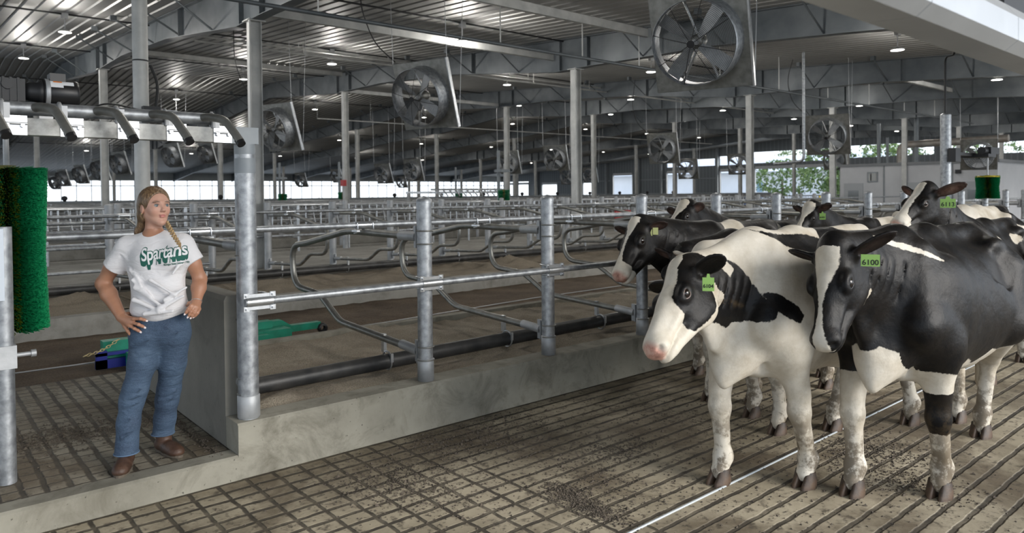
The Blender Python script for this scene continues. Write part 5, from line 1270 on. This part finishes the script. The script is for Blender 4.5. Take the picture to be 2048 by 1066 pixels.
# arms and hands
Rsh, Rel, Rwr = L(246, 497, .02), L(206, 567, .07), L(243, 634, -.055)
F.chain([Rsh, Rsh * .45 + Rel * .55, Rel], [.050, .046, .041], k=.02); F.chain([Rel, Rel * .68 + Rwr * .32, Rwr], [.043, .046, .0285], k=.02)
Lsh, Lel, Lwr = L(372, 492, .02), L(400, 558, .09), L(393, 604, -.01)
F.chain([Lsh, Lsh * .45 + Lel * .55, Lel], [.048, .043, .038], k=.02); F.chain([Lel, Lel * .62 + Lwr * .38, Lwr], [.040, .042, .027], k=.02)
def hand(wr, kn, tips, mids, thumb, rw):
    kn = [L(*q) for q in kn]; tips = [L(*q) for q in tips]; mids = [L(*q) for q in mids]
    for i, k_ in enumerate(kn):
        F.C(wr * .75 + k_ * .25, k_, rw[0], rw[1], k=.012)
        F.chain([k_, mids[i], mids[i] * .45 + tips[i] * .55, tips[i]], [.0105, .0092, .0086, .0066], k=.006)
        F.E(mids[i], (.0096, .0096, .0096), k=.004)
    F.C(wr, sum(kn) / len(kn), .022, .014, k=.02)
    tb = [L(*q) for q in thumb]; F.chain(tb, [.016, .012, .0085], k=.010)
    return tips
tR = hand(Rwr, [(268, 638, -.118), (264, 645, -.112), (257, 650, -.098), (250, 653, -.080)], [(293.5, 641.5, -.128), (290, 655, -.130), (281.5, 664, -.120), (262, 671, -.082)],
          [(281, 637.5, -.134), (277, 649, -.134), (269, 657, -.120), (255.5, 662, -.090)], [(246, 632, -.04), (256, 628, -.015), (262, 632, .02)], (.018, .0115))
tL = hand(Lwr, [(382, 611, -.072), (388, 613, -.062), (394, 616, -.050), (398.5, 618, -.034)], [(370.5, 628, -.098), (376.5, 634, -.088), (382.5, 635.5, -.074), (388, 634, -.058)],
          [(376.5, 618, -.094), (382.5, 623, -.084), (389, 626, -.070), (395, 626, -.052)], [(387, 606, -.03), (379, 607, -.02), (374, 611, .0)], (.016, .0105))
V, Fc = F.mesh(); V = smooth_verts(V, Fc, 1, .3)
d = V - HCn; a_, b_, c_ = d @ hf_, d @ hl_, d @ hu_
face = np.clip((a_ + .03) / .04, 0, 1) * (np.abs(c_) < .13) * (np.linalg.norm(d, axis=1) < .16)
lips = np.clip(1.25 - np.sqrt(((b_) / .0215) ** 2 + ((c_ + .0585) / .0105) ** 2) ** 2, 0, 1) * (a_ > .082)
chk = .35 * np.exp(-((np.abs(b_) - .042) / .018) ** 2 - ((c_ + .03) / .02) ** 2) * (a_ > .03)
brow = np.clip((1.1 - np.sqrt(((np.abs(b_) - .031) / .021) ** 2 + ((c_ - .0275 + 2.2 * (np.abs(b_) - .028) ** 2 * 6) / .0042) ** 2)) * 2, 0, .85) * (a_ > .06)
woman = link('person', field_mesh('person', V, Fc, SKIN, dict(face=face, lips=lips, cheek=chk, brow=brow)), None,
             label='young woman in white T-shirt and jeans, hands on hips, blonde braid', cat='person')
woman.matrix_world = PM
EW = mat('eye_white', (.42, .39, .37), .3); IR = mat('iris', (.10, .13, .14), .2)
for sg in (-1, 1):
    m = MB(); pr = [(.0001, -.0118)] + [(.0118 * math.sin(q), -.0118 * math.cos(q)) for q in np.linspace(.2, PI - .2, 11)] + [(.0001, .0118)]
    m.lathe(pr, 16); e = m.build('eye', EW, woman); c = Hh(.0788, sg * .031, .005); e.location = c
    gz = unit(hf_ + hl_ * .05 + hu_ * .02); m = MB(); q = Vector(gz).to_track_quat('Z', 'Y').to_matrix().to_4x4(); m.lathe([(.0001, .0126), (.0045, .0120), (.0078, .0100)], 14, (0, 0, 0), q); m.build('iris', IR, e, label='dark iris')
    m = MB(); pts = [Hh(.0925 - 1.2 * (t_) ** 2 * 8, sg * (.031 + t_), .0085 + .0035 * (1 - (t_ / .014) ** 2)) for t_ in np.linspace(-.014, .014, 9)]; m.tube([tuple(p) for p in pts], .0011, 5); m.build('eyelash', DARK, woman)
# nails
NAIL = mat('pale_nail', (.80, .70, .68), .25)
for tips_, mids_ in ((tR, [L(281, 637.5, -.134), L(277, 649, -.134), L(269, 657, -.120), L(255.5, 662, -.090)]), (tL, [L(376.5, 618, -.094), L(382.5, 623, -.084), L(389, 626, -.070), L(395, 626, -.052)])):
    for p, q in zip(tips_, mids_):
        dd = unit(p - q); up = unit(np.array([0, -1, .15]) - dd * (np.array([0, -1, .15]) @ dd)); M3 = np.array([dd, np.cross(up, dd), up])
        m = MB(); n_ = 10; c = p + up * .0052 + dd * .001
        vs = [tuple(c + up * .0022)] + [tuple(c + M3[0] * .0085 * math.cos(a) + M3[1] * .0058 * math.sin(a)) for a in np.linspace(0, 2 * PI, n_ + 1)[:-1]]
        m.add(vs, [(0, 1 + k, 1 + (k + 1) % n_) for k in range(n_)], True); m.build('fingernail', NAIL, woman)
# shirt
SHIRT = mat('white_cotton', (.70, .69, .70), .85); t = NT(SHIRT)
mp = t.n('Mapping'); mp.inputs['Scale'].default_value = (1, 1, 2.2); mp.inputs['Rotation'].default_value = (0, .5, 0); t.l(t.obj(), mp.inputs['Vector'])
t.l(t.bump(t.noise(9, 4, .5, mp.outputs[0], 1.2), .35, .03), t.b.inputs['Normal']); t.b.inputs['Sheen Weight'].default_value = .2
F = Field(np.arange(-.32, .36, .0048), np.arange(-.19, .22, .0048), np.arange(.78, 1.48, .0048))
def cut(F, c, n, rad):
    c = np.array(c); n = unit(n); q = F._sub(c - rad, c + rad)
    sl, X, Y, Z = q; d = (X - c[0]) * n[0] + (Y - c[1]) * n[1] + (Z - c[2]) * n[2]; F.F[sl] = np.maximum(F.F[sl], d.astype(np.float32))
F.C(L(252, 497, .02), L(221, 550, .05), .060, .078, k=.03); F.C(L(368, 491, .02), L(394, 538, .06), .058, .070, k=.03)
Rc, Lc = L(229, 534, .045), L(389, 525, .055)
cut(F, Rc, np.array([-.62, .1, -.78]), .15); cut(F, Lc, np.array([.55, .1, -.83]), .15)
F.E(L(313, 528, .02), (.175, .118, .20), k=.05); F.E(L(318, 590, .02), (.158, .118, .17), k=.06); F.E(L(320, 618, .03), (.170, .130, .09), k=.05)
F.C(L(258, 493, .03), L(364, 488, .03), .058, .056, k=.05); F.C(L(308, 478, .03), L(260, 492, .03), .052, .045, k=.04); F.C(L(308, 478, .03), L(360, 486, .03), .052, .045, k=.04)
F.E(L(295, 520, -.055), (.065, .05, .06), k=.05); F.E(L(340, 517, -.055), (.065, .05, .06), k=.05)
Rc, Lc = L(229, 534, .045), L(389, 525, .055)
for (a, b, r_) in (((266, 560, -.10), (300, 592, -.12), .010), ((270, 575, -.105), (322, 612, -.125), .011), ((300, 560, -.125), (350, 590, -.115), .009), ((268, 600, -.11), (318, 622, -.13), .012), ((318, 618, -.135), (366, 592, -.10), .012),
                   ((330, 600, -.125), (372, 575, -.08), .010), ((262, 540, -.07), (280, 570, -.115), .010), ((366, 520, -.05), (345, 548, -.11), .009), ((290, 628, -.125), (345, 622, -.13), .012), ((240, 505, -.02), (262, 530, -.06), .010), ((372, 500, -.02), (364, 528, -.06), .009)):
    F.C(L(*a), L(*b), r_ * 1.25, r_ * .8, k=.018)
    p, q = np.array(a, float), np.array(b, float); F.C(L(p[0] + 1, p[1] + 8, p[2] - .022), L(q[0] + 1, q[1] + 8, q[2] - .022), .007, .005, k=.016, sub=True)
hemz = L(318, 640, 0)[2]; q = F._sub((-.36, -.3, .7), (.4, .3, 1.1)); sl, X, Y, Z = q; hx = X - .06
F.F[sl] = np.maximum(F.F[sl], (hemz + 1.1 * np.abs(hx) ** 2 * 1.2 + .06 * hx + .02 * (Y + .1) - Z).astype(np.float32))
nk = L(309, 462, -.01); F.E(nk + np.array([0, -.012, .032]), (.054, .064, .046), k=.012, sub=True)
V, Fc = F.mesh(); V = smooth_verts(V, Fc, 2, .4); shirt_me = field_mesh('t_shirt', V, Fc, SHIRT); shirt = link('t_shirt', shirt_me, woman, label='white cotton T-shirt')
from mathutils.bvhtree import BVHTree
bvh = BVHTree.FromPolygons([tuple(v) for v in V], [tuple(f) for f in Fc])
def wrap(me, x0, z0, ang, off, nm, parent):
    ca, sa = math.cos(ang), math.sin(ang)
    for v in me.vertices:
        vx = v.co.x * SXT; x = x0 + vx * ca - v.co.y * sa; z = z0 + vx * sa + v.co.y * ca; h = bvh.ray_cast(Vector((x, -.6, z)), Vector((0, 1, 0)))
        v.co = Vector((x, (h[0].y if h[0] is not None else 0) - off, z))
    return link(nm, me, parent)
SXT = .68
INKG = mat('dark_green_ink', (.012, .10, .075), .8); INKW = mat('white_ink', (.72, .72, .73), .8)
def dense(body, size, m, off, nm):
    me = text_mesh(body, size, m, 0, nm, off=off, space=.98)
    import bmesh
    bm = bmesh.new(); bm.from_mesh(me); bmesh.ops.triangulate(bm, faces=bm.faces)
    for _ in range(3): bmesh.ops.subdivide_edges(bm, edges=[e for e in bm.edges if e.calc_length() > .006], cuts=1); bmesh.ops.triangulate(bm, faces=bm.faces)
    bm.to_mesh(me); bm.free(); return me
tc = L(321, 506, -.12); TS = .106
pr_ = None
for k in range(9):
    o = wrap(dense('Spartans', TS, INKG, .0066, 'shirt_print_shadow'), tc[0] - .0004 * k, tc[2] - .0034 * k, .14, .0012 + .0001 * k, 'shirt_print_shadow', shirt)
    if k: 
        bme = o.data; pr_.append(o)
    else: pr_ = [o]
with bpy.context.temp_override(active_object=pr_[0], selected_editable_objects=pr_, selected_objects=pr_): bpy.ops.object.join()
pr_[0]['label'] = 'dark green letter shadow of the shirt print'
wrap(dense('Spartans', TS, INKW, .0020, 'shirt_print'), tc[0], tc[2], .14, .0034, 'shirt_print', shirt)['label'] = 'white letters of the shirt print'
tc2 = L(343, 527, -.12); wrap(dense('Michigan State University', .0175, INKG, .0004, 'shirt_print_line'), tc2[0] + .004, tc2[2] - .004, .10, .0035, 'shirt_print_line', shirt)['label'] = 'small dark green line of lettering'
# jeans
JEAN = mat('blue_denim', (.05, .10, .19), .8); t = NT(JEAN)
c = t.ramp(t.noise(5, 6, .6), [(.32, (.020, .036, .068)), (.55, (.042, .073, .122)), (.75, (.10, .15, .22))])
mp = t.n('Mapping'); mp.inputs['Scale'].default_value = (1, 1, .5); t.l(t.obj(), mp.inputs['Vector']); fine = t.noise(380, 2, .6, mp.outputs[0])
c = t.mix(t.ramp(fine, [(.45, (0, 0, 0)), (.65, (.3, .3, .3))]), c, (.13, .20, .30)); t.l(c, t.b.inputs['Base Color'])
mp2 = t.n('Mapping'); mp2.inputs['Scale'].default_value = (1, 1, 2.6); t.l(t.obj(), mp2.inputs['Vector'])
t.l(t.bump(t.math('ADD', t.noise(11, 4, .55, mp2.outputs[0], 1.0), t.math('MULTIPLY', fine, .08)), .4, .03), t.b.inputs['Normal'])
F = Field(np.arange(-.28, .30, .0055), np.arange(-.20, .40, .0055), np.arange(.035, .96, .0055))
F.E(L(321, 648, .045), (.168, .122, .12), k=.05); F.E(L(296, 664, .0), (.095, .11, .10), k=.05); F.E(L(343, 662, .04), (.095, .105, .10), k=.05); F.E(L(330, 660, .10), (.13, .10, .10), k=.05)
F.chain([L(294, 675, .0), L(285, 725, -.005), L(271, 778, -.02), L(264, 800, -.02)], [.100, .079, .069, .067], k=.03)
F.chain([L(264, 800, -.02), L(257, 845, -.03), L(253, 908, -.035)], [.067, .062, .067], k=.03)
F.chain([L(348, 672, .06), L(345, 725, .09), L(338, 778, .15), L(334, 800, .16)], [.096, .077, .067, .065], k=.03)
F.chain([L(334, 800, .16), L(330, 835, .19), L(326, 872, .22)], [.065, .062, .066], k=.03)
cut(F, L(253, 908, -.035), np.array([0, -.05, -1]), .14); cut(F, L(326, 869, .22), np.array([0, -.05, -1]), .13)
for (a, b, r_) in (((255, 786, -.085), (286, 778, -.09), .008), ((252, 797, -.09), (284, 792, -.095), .008), ((250, 812, -.09), (280, 806, -.09), .007), ((322, 788, .09), (350, 782, .09), .008), ((318, 800, .09), (350, 796, .09), .008), ((314, 815, .12), (344, 808, .12), .007), ((262, 690, -.09), (300, 678, -.11), .007), ((238, 850, -.09), (262, 838, -.10), .008), ((243, 875, -.10), (268, 862, -.10), .007), ((330, 672, -.05), (362, 662, -.05), .007)):
    F.C(L(*a), L(*b), r_, r_ * .5, k=.02)
V, Fc = F.mesh(); V = smooth_verts(V, Fc, 2, .4); jeans = link('jeans', field_mesh('jeans', V, Fc, JEAN), woman, label='blue flared denim jeans')
SEAM = mat('denim_hem', (.09, .15, .24), .8)
for (c, r_) in ((L(253, 905, -.035), .0685), (L(326, 866, .22), .0675)):
    MB().tube([(c[0] + r_ * math.cos(a), c[1] + r_ * math.sin(a), c[2]) for a in np.linspace(0, 2 * PI, 25)[:-1]], .004, 6, False, True).build('hem', SEAM, jeans)
# boots
BOOT = noisy('brown_leather', (.045, .022, .013), (.085, .045, .028), 14, .55, 0, .3, 50)
for (hp, dr, lab) in ((L(252, 922, -.03), (.30, -.95), 'right'), (L(328, 884, .22), (.80, -.60), 'left')):
    dr = np.array([*dr, 0.]); dr /= np.linalg.norm(dr); sd = np.array([-dr[1], dr[0], 0]); M3 = np.array([dr, sd, [0, 0, 1]]); g = np.array([hp[0], hp[1], 0])
    F = Field(np.arange(g[0] - .22, g[0] + .26, .005), np.arange(g[1] - .26, g[1] + .22, .005), np.arange(.004, .22, .005))
    F.C(g + np.array([0, 0, .2]) - dr * .0, g + np.array([0, 0, .06]), .052, .046, k=.02); F.E(g - dr * .03 + np.array([0, 0, .04]), (.055, .042, .045), M3, k=.02); F.E(g + dr * .085 + np.array([0, 0, .035]), (.105, .048, .046), M3, k=.02); F.E(g + dr * .15 + np.array([0, 0, .028]), (.052, .046, .034), M3, k=.02)
    F.F[:, :, :] = np.maximum(F.F, .012 - F.zs[None, None, :]); V, Fc = F.mesh(); V = smooth_verts(V, Fc, 1, .4); bt = link('boot', field_mesh('boot', V, Fc, BOOT), woman)
    m = MB(); out = []
    for k in range(24):
        a = 2 * PI * k / 24; x = .06 + .148 * math.cos(a); y = (.047 + .006 * math.cos(a)) * math.sin(a) * (1. if abs(x - .02) > .03 else .8); out.append((g[0] + dr[0] * x + sd[0] * y, g[1] + dr[1] * x + sd[1] * y))
    m.prism(out, 'z', 0.0, .016); m.build('sole', mat('boot_sole', (.10, .08, .06), .8), bt)
# hair
HAIR = mat('blonde_hair', (.20, .12, .06), .4); t = NT(HAIR)
mp = t.n('Mapping'); mp.inputs['Scale'].default_value = (1.0, 1.0, .25); mp.inputs['Rotation'].default_value = (0, .7, 0); t.l(t.obj(), mp.inputs['Vector'])
st_ = t.noise(130, 3, .6, mp.outputs[0]); t.l(t.ramp(st_, [(.35, (.075, .042, .022)), (.55, (.17, .105, .055)), (.7, (.33, .22, .12))]), t.b.inputs['Base Color']); t.l(t.bump(st_, .6, .006), t.b.inputs['Normal'])
HAIRB = mat('light_braid_hair', (.42, .28, .13), .4); t = NT(HAIRB); t.l(t.ramp(t.noise(150, 3, .6), [(.35, (.24, .14, .06)), (.65, (.50, .35, .17))]), t.b.inputs['Base Color']); t.l(t.bump(t.noise(190, 3), .5, .004), t.b.inputs['Normal'])
F = Field(np.arange(-.22, .20, .0036), np.arange(-.16, .20, .0036), np.arange(1.30, 1.73, .0036))
F.E(Hh(-.022, 0, .034), (.110, .086, .098), HMp, k=.02); F.E(Hh(-.06, 0, -.01), (.068, .078, .075), HMp, k=.03)
for sg in (-1, 1): F.E(Hh(-.052, sg * .052, -.045), (.035, .028, .045), HMp, k=.02)
F.E(Hh(.112, 0, -.010), (.102, .080, .098), HMp, k=.012, sub=True); F.E(Hh(-.004, .090, -.016), (.026, .022, .036), HMp, k=.008, sub=True); F.E(Hh(-.004, -.090, -.016), (.026, .022, .036), HMp, k=.008, sub=True)
F.E(Hh(.03, 0, -.11), (.09, .09, .06), HMp, k=.012, sub=True)
F.C(Hh(-.05, 0, .135), Hh(.09, .0, .11), .003, .003, k=.010, sub=True)
F.chain([Hh(-.075, -.045, -.045), L(285, 448, .03), L(277, 462, .04), L(270, 480, .05)], [.034, .027, .022, .010], k=.015)
V, Fc = F.mesh(); V = smooth_verts(V, Fc, 1, .3); hair = link('hair', field_mesh('hair', V, Fc, HAIR), woman, label='brown blonde hair parted and pulled back')
F = Field(np.arange(.02, .26, .0028), np.arange(-.20, .08, .0028), np.arange(1.20, 1.50, .0028))
path = [np.array(q) for q in (L(333, 446, -.02), L(339, 456, -.085), L(347, 470, -.112), L(356, 484, -.124), L(365, 497, -.122))]
def bp(u_):
    u_ *= len(path) - 1; i = min(int(u_), len(path) - 2); return path[i] * (1 - (u_ - i)) + path[i + 1] * (u_ - i)
NB = 11
for k in range(NB):
    u_ = (k + .5) / NB; c = bp(u_); dd = unit(bp(min(1, u_ + .05)) - bp(max(0, u_ - .05))); sd = unit(np.cross(dd, [0, -1, 0])); r_ = .0155 - .005 * u_
    for sg in (-1, 1):
        ax_ = unit(dd * .75 + sd * sg * -.66); F.E(c + sd * sg * r_ * .48 + dd * (.006 if sg > 0 else -.002), (r_ * 1.0, r_ * .52, r_ * .62), np.array([ax_, unit(np.cross([0, -1, 0.], ax_)), unit(np.cross(ax_, np.cross([0, -1, 0.], ax_)))]), k=.003)
F.chain([path[-1], L(368, 503, -.12), L(369, 510, -.115)], [.008, .012, .003], k=.006)
V, Fc = F.mesh(); link('braid', field_mesh('braid', V, Fc, HAIRB), woman, label='light blonde braid lying over the shoulder')
MB().lathe([(.0001, -.004), (.004, -.002), (.004, .002), (.0001, .004)], 10, tuple(Hh(-.006, -.083, -.040))).build('earring', CHAINM, woman)
q = Lwr + unit(Lwr - Lel) * -.004; ax_ = unit(Lwr - Lel); e1 = unit(np.cross(ax_, [0, 1, 0])); e2 = np.cross(ax_, e1)
MB().tube([tuple(q + e1 * .031 * math.cos(a) + e2 * .031 * math.sin(a)) for a in np.linspace(0, 2 * PI, 25)[:-1]], .0022, 6, False, True).build('bracelet', BRIGHT, woman)
